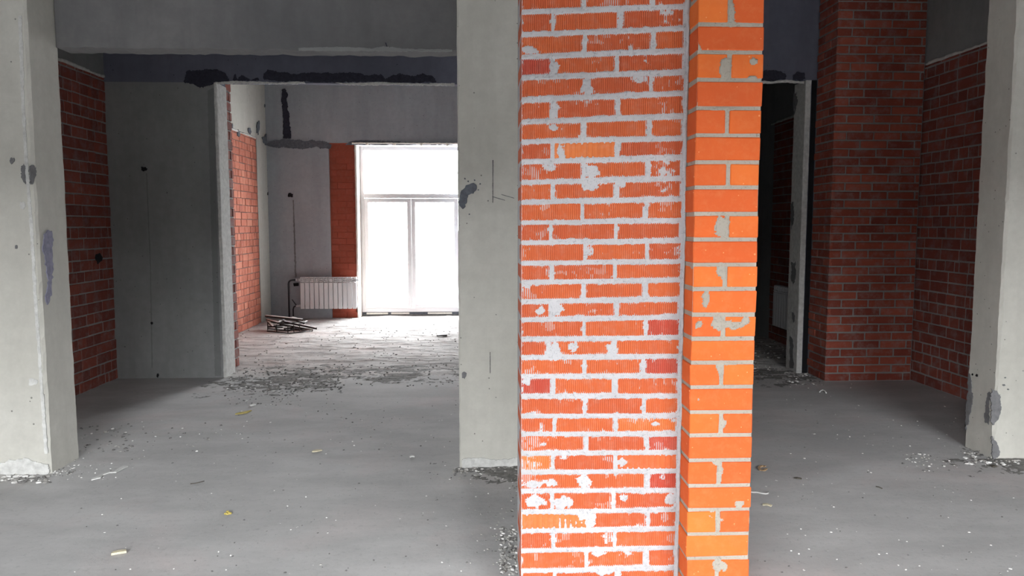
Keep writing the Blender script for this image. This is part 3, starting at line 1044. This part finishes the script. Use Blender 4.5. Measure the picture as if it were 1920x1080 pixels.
def radiator(name, label, n, H):
    root = empty(name, (0, 0, 0), label, 'radiator', 'white radiators')
    for k in range(n):
        section(root, (k - (n - 1) / 2) * 0.0735, H)
    half = n * 0.0735 / 2
    for sx in (-1, 1):
        for z, nm in ((H - 0.045, 'top'), (0.045, 'low')):
            mb = MB()
            mb.tube([(sx * half, 0, z), (sx * (half + 0.022), 0, z)], 0.022, 12)
            mb.tube([(sx * (half + 0.02), 0, z), (sx * (half + 0.036), 0, z)], 0.013, 6)
            q = mb.build('end_plug', M['enamel'], root)
            q.location = (0, 0, 0)
    for sx in (-0.6, 0.6):
        mb = MB()
        mb.box(sx * half - 0.012, sx * half + 0.012, 0.03, 0.100, H - 0.075, H - 0.05, 0)
        mb.box(sx * half - 0.012, sx * half + 0.012, 0.094, 0.101, H - 0.13, H - 0.04, 0)
        q = mb.build('bracket', M['enamel'], root)
        q.location = (0, 0, 0)
    return root, half


RYC = FY - 0.115
c0, c1 = at(566, 520, 1, RYC - 0.04), at(665, 579, 1, RYC - 0.04)
RH = c0.z - c1.z
r1, half = radiator('radiator', 'white sectional radiator with black pipe on concrete wall left of the glazed door', 12, RH)
r1.location = ((c0.x + c1.x) / 2, RYC, c1.z)
mb = MB()
lx = -half
mb.tube([(lx - 0.03, 0, RH - 0.045), (lx - 0.12, 0, RH - 0.045), (lx - 0.155, 0.0, RH - 0.052), (lx - 0.178, 0.0, RH - 0.075), (lx - 0.185, 0, RH - 0.11), (lx - 0.185, 0.0, 0.2), (lx - 0.185, 0.0, -c1.z)], 0.014, 10)
p = mb.build('supply_pipe', M['pipe'], r1)
p.location = (0, 0, 0)
p['label'] = 'black bent pipe rising from the floor'
mb = MB()
mb.tube([(lx - 0.03, 0, 0.045), (lx - 0.08, 0, 0.045), (lx - 0.11, 0.005, 0.03), (lx - 0.125, 0.01, -0.01), (lx - 0.125, 0.01, -c1.z)], 0.011, 10)
p = mb.build('return_pipe', M['pipe'], r1)
p.location = (0, 0, 0)
mb = MB()
mb.tube([(lx - 0.035, 0, RH - 0.045), (lx - 0.07, 0, RH - 0.045)], 0.020, 10)
p = mb.build('valve', M['enamel'], r1)
p.location = (0, 0, 0)
mb = MB()
mb.tube([(lx - 0.035, 0, 0.045), (lx - 0.075, 0, 0.045)], 0.018, 10)
p = mb.build('valve', M['enamel'], r1)
p.location = (0, 0, 0)
mb = MB()
mb.tube([(lx - 0.07, -0.01, 0.055), (lx - 0.13, -0.02, 0.15)], 0.007, 6)
p = mb.build('valve_handle', M['pipe'], p)
p.location = (0, 0, 0)

RQX = QX - 0.115
d0, d1 = at(1450, 537, 0, RQX - 0.04), at(1450, 610, 0, RQX - 0.04)
r2, half2 = radiator('radiator', 'white sectional radiator in the dark room seen through the right opening', 12, RH)
r2.rotation_euler = (0, 0, -math.pi / 2)
r2.location = (RQX, d0.y - half2 + 0.0, d1.z)

# ================================================================== PATCHES, HOLES AND FLAKES ON THE WALLS
pt = lambda *a, **k: patch(*a, **k)
# dark putty above the left opening
pt('putty_patch', [(346, 140), (352, 133), (380, 131), (405, 130), (421, 136), (430, 148), (428, 153), (405, 153), (398, 158), (375, 165), (362, 158), (346, 155)], 1, W2, M['putty'], wm)
pt('putty_patch', [(436, 150), (441, 139), (446, 149), (453, 140), (462, 146), (470, 150), (484, 146), (486, 151), (438, 152)], 1, W2, M['putty'], wm, amp=0.006)
pt('putty_patch', [(496, 150), (494, 138), (503, 130), (514, 134), (535, 136), (556, 140), (577, 136), (600, 137), (622, 138), (645, 135), (670, 138), (690, 141), (715, 140), (722, 148), (735, 142), (748, 138), (765, 141), (780, 143), (795, 138), (812, 144), (818, 154), (760, 155), (700, 153), (640, 154), (560, 153)], 1, W2, M['putty'], wm, amp=0.010)
# pale mortar edge under the lintels
pt('mortar_edge', [(404, 154), (440, 152), (490, 153), (520, 155), (570, 153), (573, 157), (520, 158), (460, 157), (408, 158)], 1, W2, M['plaster'], wm, amp=0.004, step=0.025)
pt('mortar_edge', [(628, 155), (668, 156), (720, 154), (780, 157), (852, 156), (852, 161), (790, 160), (740, 159), (680, 160), (650, 159)], 1, W2, M['plaster'], wm, amp=0.004, step=0.025)
pt('putty_patch', [(1426, 150), (1424, 139), (1432, 133), (1450, 131), (1466, 134), (1474, 142), (1472, 149), (1450, 152)], 1, W2, M['putty'], wm, amp=0.008)
pt('putty_patch', [(1487, 150), (1486, 141), (1494, 135), (1508, 137), (1510, 148), (1500, 152)], 1, W2, M['putty'], wm, amp=0.008)
pt('mortar_edge', [(1420, 151), (1445, 153), (1475, 150), (1500, 153), (1507, 152), (1507, 157), (1470, 155), (1440, 157), (1420, 157)], 1, W2, M['plaster'], wm, amp=0.004, step=0.02)
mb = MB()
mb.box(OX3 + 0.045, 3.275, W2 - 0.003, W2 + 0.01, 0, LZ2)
mb.build('gap_shade', M['hole'], wm)  # near-black strip painted in for the shade of the gap beside the pier
# alcove holes and chase
pt('wall_hole', blot(270, 317, 6, 5), 1, W2, M['hole'], wm, amp=0.004, step=0.02)
pt('wall_hole', blot(285, 606, 2.3, 2.8), 1, W2, M['hole'], wm, amp=0.002, step=0.02)
pt('wall_hole', blot(296, 704, 2.2, 3.5), 1, W2, M['hole'], wm, amp=0.002, step=0.02)
pt('chase_line', [(274, 325), (275.5, 325), (283.5, 500), (286, 690), (284.5, 690), (281.5, 500)], 1, W2, M['wall_dark'], wm, amp=0.002, step=0.06, out=0.003)
pt('wall_hole', blot(185, 485, 7, 9), 0, LX + 0.003, M['hole'], wl, amp=0.006, step=0.02, toward=1, out=0.003)
pt('darker_band', [(389, 170), (401, 165), (409, 500), (415, 705), (403, 705), (398, 500)], 1, W2, M['wall_dark'], wm, amp=0.004, step=0.05, out=0.002)  # slightly darker upright band left of the left reveal
# far room: upright putty streak, joint band, holes, chase
pt('putty_patch', [(528, 185), (530, 168), (535, 166), (540, 178), (538, 186), (542, 215), (545, 245), (546, 260), (531, 260), (531, 215)], 1, FY, M['putty'], wf, amp=0.012, step=0.04, out=0.01)
pt('putty_patch', [(493, 272), (512, 265), (535, 259), (560, 263), (590, 263), (612, 266), (622, 272), (618, 279), (590, 276), (560, 279), (530, 277), (512, 276)], 1, FY, M['putty_grey'], wf, amp=0.014, step=0.04, out=0.012)
pt('putty_patch', [(648, 272), (654, 266), (672, 263), (700, 264), (740, 265), (770, 268), (800, 268), (840, 269), (850, 272)], 1, FY, M['putty_grey'], wf, amp=0.010, step=0.04, out=0.012)
pt('wall_hole', blot(545, 366, 5, 4.5), 1, FY, M['hole'], wf, amp=0.004, step=0.02)
pt('wall_hole', [(550, 531), (560, 530), (560, 536), (551, 537)], 1, FY, M['hole'], wf, amp=0.003, step=0.02)
pt('chase_line', [(549, 375), (551, 375), (556, 520), (553, 520)], 1, FY, M['wall_dark'], wf, amp=0.006, step=0.05, out=0.003)
for px, py, rx, ry in ((483, 238, 3, 13), (468, 246, 3, 6), (447, 250, 3, 6), (435, 236, 1.5, 5), (505, 245, 2, 6), (500, 262, 10, 9), (496, 198, 1, 3)):
    pt('putty_patch', blot(px, py, rx, ry), 0, BX + 0.006, M['putty_grey'], wb, amp=0.03, step=0.02, toward=1, out=0.008)
pt('wall_hole', blot(503, 363, 2, 4), 0, BX + 0.006, M['hole'], wb, amp=0.006, step=0.03, toward=1)
pt('wall_hole', blot(511, 534, 2, 5), 0, BX + 0.006, M['hole'], wb, amp=0.006, step=0.03, toward=1)

# left column: dark chip over the corner, smear on its side, tie-hole rings
CF, CS = CY - 0.0, -2.60
pt('chip', [(40, 312), (45, 307), (52, 314), (54, 320), (52, 340), (55, 352), (48, 345), (40, 330)], 1, CF, M['chip'], colL, amp=0.008, step=0.02, out=0.003)
pt('chip', [(56, 314), (62, 310), (68, 315), (66, 330), (62, 343), (57, 345)], 0, CS, M['chip'], colL, amp=0.010, step=0.02, out=0.003, toward=1)
M['smear'] = plain('purple_grey_smear', (0.24, 0.235, 0.31), 0.95, 0.25, 30, 0.6)
pt('smear', [(82, 440), (96, 433), (99, 450), (100, 520), (97, 548), (88, 572), (84, 560), (88, 520), (84, 480)], 0, CS, M['smear'], colL, amp=0.02, step=0.03, out=0.005, toward=1, label='purple-grey smear down the side')
for px, py, rx, ry in ((62, 716, 10, 7), (23, 301, 5, 6), (43, 385, 6, 8), (31, 463, 3, 4)):
    pt('form_mark', blot(px, py, rx, ry), 1, CF, M['chip'] if rx < 6 else M['plaster'], colL, amp=0.003, step=0.015, out=0.003)
edge = [(x, y) for x, y in ((41, 30), (46, 180), (52, 290), (58, 370), (64, 450), (70, 560), (79, 690), (90, 850))]
pt('corner_bead', edge + [(x - 6, y) for x, y in edge[::-1]], 1, CF, M['plaster'], colL, amp=0.003, step=0.03, out=0.004)
pt('skirt_crust', [(0, 868), (22, 862), (48, 858), (72, 866), (92, 872), (93, 890), (50, 889), (0, 890)], 1, CF, M['plaster'], colL, amp=0.008, step=0.02, out=0.008)

# middle column: putty splash, thin cracks, foot crust, tie hole
CM = CY + 0.02
pt('putty_patch', [(864, 372), (866, 358), (872, 352), (880, 347), (888, 343), (893, 347), (888, 358), (878, 366), (876, 378), (868, 392), (864, 388)], 1, CM, M['putty_grey'], colM, amp=0.012, step=0.02, out=0.004)
for px, py in ((890, 338), (878, 340), (897, 356), (880, 402), (872, 335), (900, 345)):
    pt('putty_speck', blot(px, py, 1.6, 1.6, 7), 1, CM, M['putty_grey'], colM, amp=0.001, step=0.01, out=0.003)
pt('crack', [(923.5, 300), (925, 300), (924.5, 380), (923.5, 380)], 1, CM, M['putty'], colM, amp=0.0006, step=0.05, out=0.0015)
pt('crack', [(918.5, 660), (919.5, 660), (919.5, 700), (918.5, 700)], 1, CM, M['putty'], colM, amp=0.0006, step=0.05, out=0.0015)
pt('form_mark', blot(870, 703, 5, 7), 1, CM, M['chip'], colM, amp=0.002, step=0.01, out=0.003)
pt('foot_crust', [(866, 862), (880, 858), (905, 858), (930, 862), (955, 860), (978, 856), (980, 872), (940, 876), (900, 877), (866, 877)], 1, CM, M['plaster'], colM, amp=0.006, step=0.015, out=0.008)
for px, py in ((952, 368), (935, 372)):
    pt('crack', [(px - 12, py - 4), (px + 12, py + 3), (px + 12, py + 4.2), (px - 12, py - 2.8)], 1, CM, M['chip'], colM, amp=0.0006, step=0.02, out=0.0015)

# right column: lost skin at the foot on both faces
CRF, CRS = CY + 0.05, 3.26
pt('broken_patch', [(1858, 728), (1866, 733), (1875, 740), (1877, 765), (1872, 785), (1862, 797), (1857, 790)], 1, CRF, M['chip'], colR, amp=0.008, step=0.02, out=0.004)
pt('broken_patch', [(1859, 818), (1866, 826), (1872, 840), (1874, 852), (1866, 860), (1860, 862)], 1, CRF, M['chip'], colR, amp=0.008, step=0.02, out=0.004)
pt('broken_patch', [(1856, 735), (1850, 752), (1846, 775), (1848, 793), (1855, 797)], 0, CRS, M['chip'], colR, amp=0.012, step=0.02, out=0.004, toward=-1)
pt('broken_patch', [(1818, 700), (1823, 715), (1822, 735), (1824, 752), (1817, 790), (1811, 806), (1812, 760)], 0, CRS, M['chip'], colR, amp=0.012, step=0.02, out=0.004, toward=-1)
for px, py, r_ in ((1824, 702, 2), (1832, 704, 2.5), (1884, 708, 2), (1882, 722, 3), (1890, 730, 2)):
    if px < 1850:
        pt('chip', blot(px, py, r_, r_), 0, CRS, M['hole'], colR, amp=0.006, step=0.03, out=0.003)
    else:
        pt('chip', blot(px, py, r_, r_ * .7), 1, CRF, M['chip'], colR, amp=0.003, step=0.01, out=0.003)
# flakes on the right reveal
for pix in ([(1484, 492), (1492, 490), (1492, 520), (1488, 532), (1484, 525)], [(1487, 180), (1494, 172), (1496, 190), (1490, 215)], [(1481, 630), (1487, 640), (1488, 690), (1481, 690)],
            [(1482, 385), (1488, 378), (1489, 410), (1484, 430)], [(1485, 585), (1491, 592), (1488, 605)]):
    pt('flake', pix, 0, OX3 - 0.012, M['chip'], rev_r, amp=0.02, step=0.03, out=0.003, toward=-1)
# trodden dirt at the threshold
M['dirt'] = plain('dark_dirt', (0.19, 0.185, 0.175), 0.97, 0.35, 30, 0.8)


def mound(name, pix, hgt, parent, seed):
    pts = [at(x, y, 2, 0) for x, y in pix]
    x0, x1 = min(p.x for p in pts) - .15, max(p.x for p in pts) + .15
    y0, y1 = min(p.y for p in pts) - .15, max(p.y for p in pts) + .15
    cx, cy, rx, ry = (x0 + x1) / 2, (y0 + y1) / 2, (x1 - x0) / 2, (y1 - y0) / 2
    mb = MB()
    nx, ny = min(220, int((x1 - x0) / .012)), min(140, int((y1 - y0) / .012))
    for j in range(ny + 1):
        for i in range(nx + 1):
            x, y = x0 + (x1 - x0) * i / nx, y0 + (y1 - y0) * j / ny
            d = math.hypot((x - cx) / rx, (y - cy) / ry)
            h = 0.55 - d + 0.9 * noise.noise((x * 3, y * 4, seed)) + 0.9 * noise.noise((x * 11, y * 13, seed + 3)) + 0.6 * noise.noise((x * 40, y * 40, seed + 5))
            mb.v.append((x, y, max(-0.006, min(hgt, h * hgt * 0.8) + 0.002 * noise.noise((x * 70, y * 70, seed)))))
    for j in range(ny):
        for i in range(nx):
            q = j * (nx + 1) + i
            if max(mb.v[k][2] for k in (q, q + 1, q + nx + 1, q + nx + 2)) > -0.005:
                mb.face([q, q + 1, q + nx + 2, q + nx + 1], sm=True)
    return mb.build(name, M['dirt'], parent)


mound('dirt_patch', [(425, 712), (640, 712), (540, 688), (520, 738)], 0.010, fl_main, 3.0)
mound('dirt_patch', [(640, 700), (860, 700), (740, 690), (740, 716)], 0.007, fl_main, 13.0)
mound('dirt_patch', [(1406, 706), (1500, 706), (1450, 694), (1450, 720)], 0.010, fl_main, 23.0)
mound('dirt_patch', [(850, 878), (985, 878), (900, 868), (900, 892)], 0.010, fl_main, 43.0)
mound('dirt_patch', [(1800, 862), (1925, 862), (1860, 850), (1860, 878)], 0.008, fl_main, 53.0)
# crust along beam edge
pt('mortar_edge', [(560, 90), (640, 88), (700, 91), (720, 87), (760, 92), (848, 93), (848, 97), (700, 96), (560, 95)], 1, BMY, M['wall'], beam, amp=0.003, step=0.02, out=0.005)
pt('crack', [(722, 80), (724, 80), (729, 95), (727, 95)], 1, BMY, M['putty'], beam, amp=0.001, step=0.02, out=0.002)


# ================================================================== STEEL OFFCUTS IN THE BACK ROOM
def steel_bar(a, za, b, zb_, w=0.032, ang=0.0):
    A, B = at(a[0], a[1], 2, za), at(b[0], b[1], 2, zb_)
    d = (B - A)
    L = d.length
    d.normalize()
    sd = d.cross(Vector((0, 0, 1))).normalized()
    up = sd.cross(d)
    q = Matrix.Rotation(ang, 3, d)
    sd, up = q @ sd, q @ up
    c = (A + B) / 2
    mb = MB()
    mb.obox(c, d, sd, up, L / 2, w / 2, 0.003, 0, 0.001)
    mb.obox(c - sd * (w / 2 - 0.003) - up * (w / 2), d, up, sd * -1, L / 2, w / 2, 0.003, 1, 0.001)
    mb.obox(c + sd * (w / 2 - 0.003) - up * (w / 3), d, up, sd * -1, L / 2, w / 3, 0.003, 1, 0.001)
    o = mb.build('steel_bar', [M['steel'], M['rust']], origin=c)
    return o


bars = [
    ((498, 591), .20, (567, 598), .17, 'long steel bar topmost on the scrap heap, its end against brick wall'),
    ((500, 598), .15, (522, 604), .13, 'short steel bar at the wall end of the scrap heap, under the topmost bar'),
    ((522, 604), .14, (534, 597), .15, 'short steel bar rising from the heap beside the topmost bar'),
    ((531, 601), .12, (593, 614), .05, 'long steel bar reaching furthest out of the scrap heap'),
    ((525, 606), .10, (586, 617), .03, 'long steel bar sloping to the floor under the furthest reaching bar'),
    ((549, 597), .14, (570, 604), .11, 'thin steel bar just below the topmost bar, right half of the heap'),
    ((563, 608), .08, (576, 601), .11, 'stubby steel bar tilting up at the window side of the heap'),
    ((533, 615), .05, (560, 610), .06, 'bright steel bar lying crosswise at the front of the heap'),
    ((503, 604), .10, (516, 610), .08, 'bright short steel bar near the brick wall, in the heap'),
    ((503, 611), .07, (530, 609), .07, 'steel bar lying level in the middle of the heap'),
    ((516, 613), .05, (530, 612), .05, 'small bright steel piece low in the middle of the heap'),
    ((502, 601), .13, (512, 611), .09, 'short steel bar standing steeply at the wall end of the heap'),
    ((543, 613), .03, (584, 620), .015, 'lowest steel bar lying on the floor along the front of the heap'),
    ((548, 594), .16, (566, 600), .13, 'short steel bar crossing just beneath the topmost bar'),
]
for a, za, b, zb_, lab in bars:
    tag(steel_bar(a, za, b, zb_, 0.034 if abs(b[0] - a[0]) > 30 else 0.028, random.uniform(-0.2, 0.3)), lab, 'steel bar', 'steel scrap by the back room wall')
mb = MB()
g = lambda x, y, z: at(x, y, 2, z)
for A, B in (((501, 621), (541, 625)), ((541, 625), (586, 620)), ((503, 616), (540, 620)), ((540, 620), (562, 613))):
    mb.tube([g(A[0], A[1], 0.012), g(B[0], B[1], 0.012)], 0.009, 6)
for x, y in ((502, 614), (519, 617), (540, 619), (551, 618), (562, 616)):
    p = g(x, y + 5, 0.01)
    mb.tube([p, p + Vector((0, 0, 0.10))], 0.007, 6)
for A, B in (((502, 613), (540, 617)), ((540, 617), (562, 612))):
    mb.tube([g(A[0], A[1] + 4, 0.0) + Vector((0, 0, 0.105)), g(B[0], B[1] + 4, 0.0) + Vector((0, 0, 0.105))], 0.008, 6)
tag(mb.build('wire_cage', M['rust'], origin=g(530, 620, 0)), 'black wire cage at the front of the scrap heap', 'wire cage', 'steel scrap by the back room wall')


# ================================================================== LOOSE THINGS ON THE FLOOR
def ribbon(name, pix, widths, mat, th=0.004, lift=0.001, z=0.0):
    pts = [at(x, y, 2, z) for x, y in pix]
    o3 = sum(pts, Vector()) / len(pts)
    mb = MB()
    rows = []
    for i, p in enumerate(pts):
        d = (pts[min(i + 1, len(pts) - 1)] - pts[max(0, i - 1)]).normalized()
        s = Vector((-d.y, d.x, 0)) * widths[i] / 2
        h = lift + abs(math.sin(i * 1.7)) * 0.004
        ids = []
        for q, hh in ((p - s, h), (p + s, h + 0.002), (p + s, h + th), (p - s, h + th)):
            mb.v.append((q.x, q.y, z + hh))
            ids.append(len(mb.v) - 1)
        rows.append(ids)
    for A, B in zip(rows, rows[1:]):
        for k in range(4):
            mb.face([A[k], A[(k + 1) % 4], B[(k + 1) % 4], B[k]])
    mb.face(rows[0][::-1])
    mb.face(rows[-1])
    return mb.build(name, mat, origin=o3)


def wire(name, pix, r, mat, z=0.004, arch=0.0):
    pts = [at(x, y, 2, z) for x, y in pix]
    n = len(pts)
    pts = [p + Vector((0, 0, arch * math.sin(math.pi * i / max(1, n - 1)))) for i, p in enumerate(pts)]
    mb = MB()
    mb.tube(pts, r, 7)
    return mb.build(name, mat, origin=sum(pts, Vector()) / n)


tag(ribbon('torn_strip', [(171, 900), (184, 898), (190, 892), (205, 888), (216, 887), (226, 881), (236, 876)], [.03, .035, .02, .015, .02, .03, .035], M['paper'], 0.006), 'pale torn strip lying on the floor near the left column', 'strip')
tag(ribbon('wood_chip', [(210, 1040), (222, 1039), (237, 1036)], [.022, .026, .02], M['wood'], 0.010), 'small pale wood chip on the nearest floor at left', 'wood chip')
tag(ribbon('leaf', [(441, 777), (452, 776), (460, 774), (471, 771)], [.02, .055, .05, .015], M['yellow'], 0.004), 'yellow leaf on the floor near the left opening', 'leaf')
tag(ribbon('yellow_scrap', [(586, 847), (594, 847), (603, 845)], [.03, .04, .02], M['wood'], 0.006), 'pale yellow scrap in the middle of the floor ahead of the middle column', 'scrap')
mb = MB()
c = at(427, 964, 2, 0)
for k in range(7):
    mb.stone((c.x + random.uniform(-.012, .012), c.y + random.uniform(-.012, .012), random.uniform(0, .006)), random.uniform(.006, .012))
tag(mb.build('yellow_crumb', M['yellow'], origin=c), 'crumpled yellow crumb on the open floor left of the brick pillar', 'crumb')
tag(wire('twig', [(357, 907), (366, 906), (375, 904), (383, 902)], 0.0025, M['twig']), 'thin dark twig on the open floor right of the pale strip', 'twig')
tag(ribbon('white_stick', [(768, 858), (772, 857.6), (777, 857)], [.016, .016, .016], M['paper'], 0.008), 'short white stick on the floor ahead of the middle column', 'stick')
tag(ribbon('flat_board', [(819, 630.5), (828, 630.2), (837, 629.5)], [.05, .05, .05], M['rust'], 0.014, z=0.008), 'dark flat offcut on the bright back room floor', 'offcut')
tag(ribbon('wood_chip', [(469, 762), (474, 761), (479, 760)], [.02, .03, .02], M['paper'], 0.012), 'pale chip just beyond the yellow leaf', 'chip')
ring_pts = [(1423 + 7 * (1 + math.cos(a)), 880 + 4.5 * math.sin(a)) for a in [k * 0.55 for k in range(11)]]
tag(ribbon('curled_shaving', ring_pts, [.014] * 11, M['tan'], 0.006), 'tan curled shaving on the shaded floor right of the brick pillar', 'shaving')
tag(wire('bent_wire', [(1404, 922), (1412, 923), (1420, 923), (1428, 925), (1436, 926), (1440, 925), (1440, 922)], 0.004, M['paper'], 0.005), 'grey bent wire on the shaded floor against the brick pillar', 'wire')
tag(ribbon('wood_chip', [(1430, 947), (1438, 948), (1447, 950)], [.02, .022, .02], M['wood'], 0.005), 'tan wood chip nearest on the shaded floor beside the brick pillar', 'wood chip')
tag(wire('wire_hoop', [(1537, 735), (1539, 733), (1543, 732.5), (1547, 734), (1549, 736.5)], 0.006, M['paper'], 0.008, 0.006), 'small pale hoop of wire on the floor ahead of the dark brick pier', 'wire')
tag(wire('twig', [(1642, 912), (1648, 913), (1654, 916)], 0.0028, M['twig']), 'short brown twig on the lit floor in the right bay', 'twig')
tag(ribbon('wood_chip', [(1859, 876), (1864, 875.6), (1869, 876)], [.02, .02, .02], M['twig'], 0.008), 'short dark chip in front of the right column', 'chip')
tag(ribbon('wood_chip', [(1489, 897), (1494, 898.5), (1503, 899)], [.012, .018, .012], M['twig'], 0.006), 'dark brown chip between curled shaving and lit floor', 'chip')


def scatter(name, label, cat, clusters, z=0.0, seed=1):
    rr = random.Random(seed)
    mb = MB()
    for (x0, x1, y0, y1, n, r0, r1, pw, pd) in clusters:
        k = 0
        while k < n:
            x, y = rr.uniform(x0, x1), rr.uniform(y0, y1)
            p = at(x, y, 2, 0)
            if p.y > 12 or (p.y > W2 - 0.02 and p.y < W2B + 0.4 and (p.x < OX0 + 0.03 or p.x > OX3 - 0.05)):
                k += 1
                continue
            q = rr.random()
            zz = screed_h(p.x, p.y) if p.y > W2 else 0.0
            mb.stone((p.x, p.y, zz - 0.001), rr.uniform(r0, r1), 2 if q < pw else 1 if q < pw + pd else 0)
            k += 1
    o = mb.build(name, [M['pebble'], M['pebble_dark'], M['pebble_white']])
    return tag(o, label, cat, kind='stuff')


scatter('gravel', 'loose grey gravel at the foot of the brick pillar', 'gravel',
        [(938, 986, 990, 1078, 260, .004, .011, .2, .2), (955, 990, 890, 990, 60, .003, .008, .2, .3), (900, 960, 950, 1078, 40, .003, .006, .2, .3)], seed=2)
scatter('crumbs', 'mortar crumbs along the foot of the middle column', 'crumbs',
        [(850, 985, 878, 886, 170, .005, .014, .2, .35), (840, 985, 884, 900, 60, .003, .009, .2, .4)], seed=3)
scatter('crumbs', 'mortar crumbs along the foot of the left column', 'crumbs',
        [(0, 95, 893, 906, 90, .005, .016, .3, .35), (97, 140, 862, 892, 60, .004, .010, .2, .4), (100, 210, 868, 900, 40, .003, .007, .4, .3), (140, 250, 795, 850, 60, .004, .012, .1, .7)], seed=4)
scatter('crumbs', 'mortar crumbs along the foot of the right column', 'crumbs',
        [(1810, 1865, 845, 872, 70, .005, .015, .3, .35), (1865, 1920, 864, 874, 40, .005, .013, .3, .35), (1690, 1800, 850, 885, 60, .003, .009, .4, .3)], seed=5)
scatter('rubble', 'dark rubble strewn across the left opening and back room floor', 'rubble',
        [(425, 640, 690, 735, 380, .004, .014, .12, .6), (640, 860, 685, 725, 120, .004, .012, .15, .5), (450, 860, 615, 690, 240, .004, .011, .1, .65), (560, 860, 598, 640, 90, .004, .010, .1, .7), (420, 560, 725, 760, 90, .004, .010, .15, .6)], seed=6)
scatter('rubble', 'rubble around the right opening and foot of the dark brick pier', 'rubble',
        [(1408, 1490, 640, 700, 130, .006, .018, .15, .5), (1478, 1550, 695, 722, 90, .005, .016, .3, .4), (1420, 1500, 695, 720, 30, .004, .01, .3, .4)], seed=7)
scatter('crumbs', 'scattered crumbs over the open floor', 'crumbs',
        [(140, 960, 780, 1078, 190, .002, .006, .45, .45), (440, 860, 740, 860, 110, .003, .008, .3, .5), (1420, 1920, 780, 1078, 170, .002, .006, .45, .45), (1460, 1800, 720, 860, 60, .003, .007, .4, .4), (230, 420, 790, 850, 40, .004, .010, .2, .6)], seed=8)
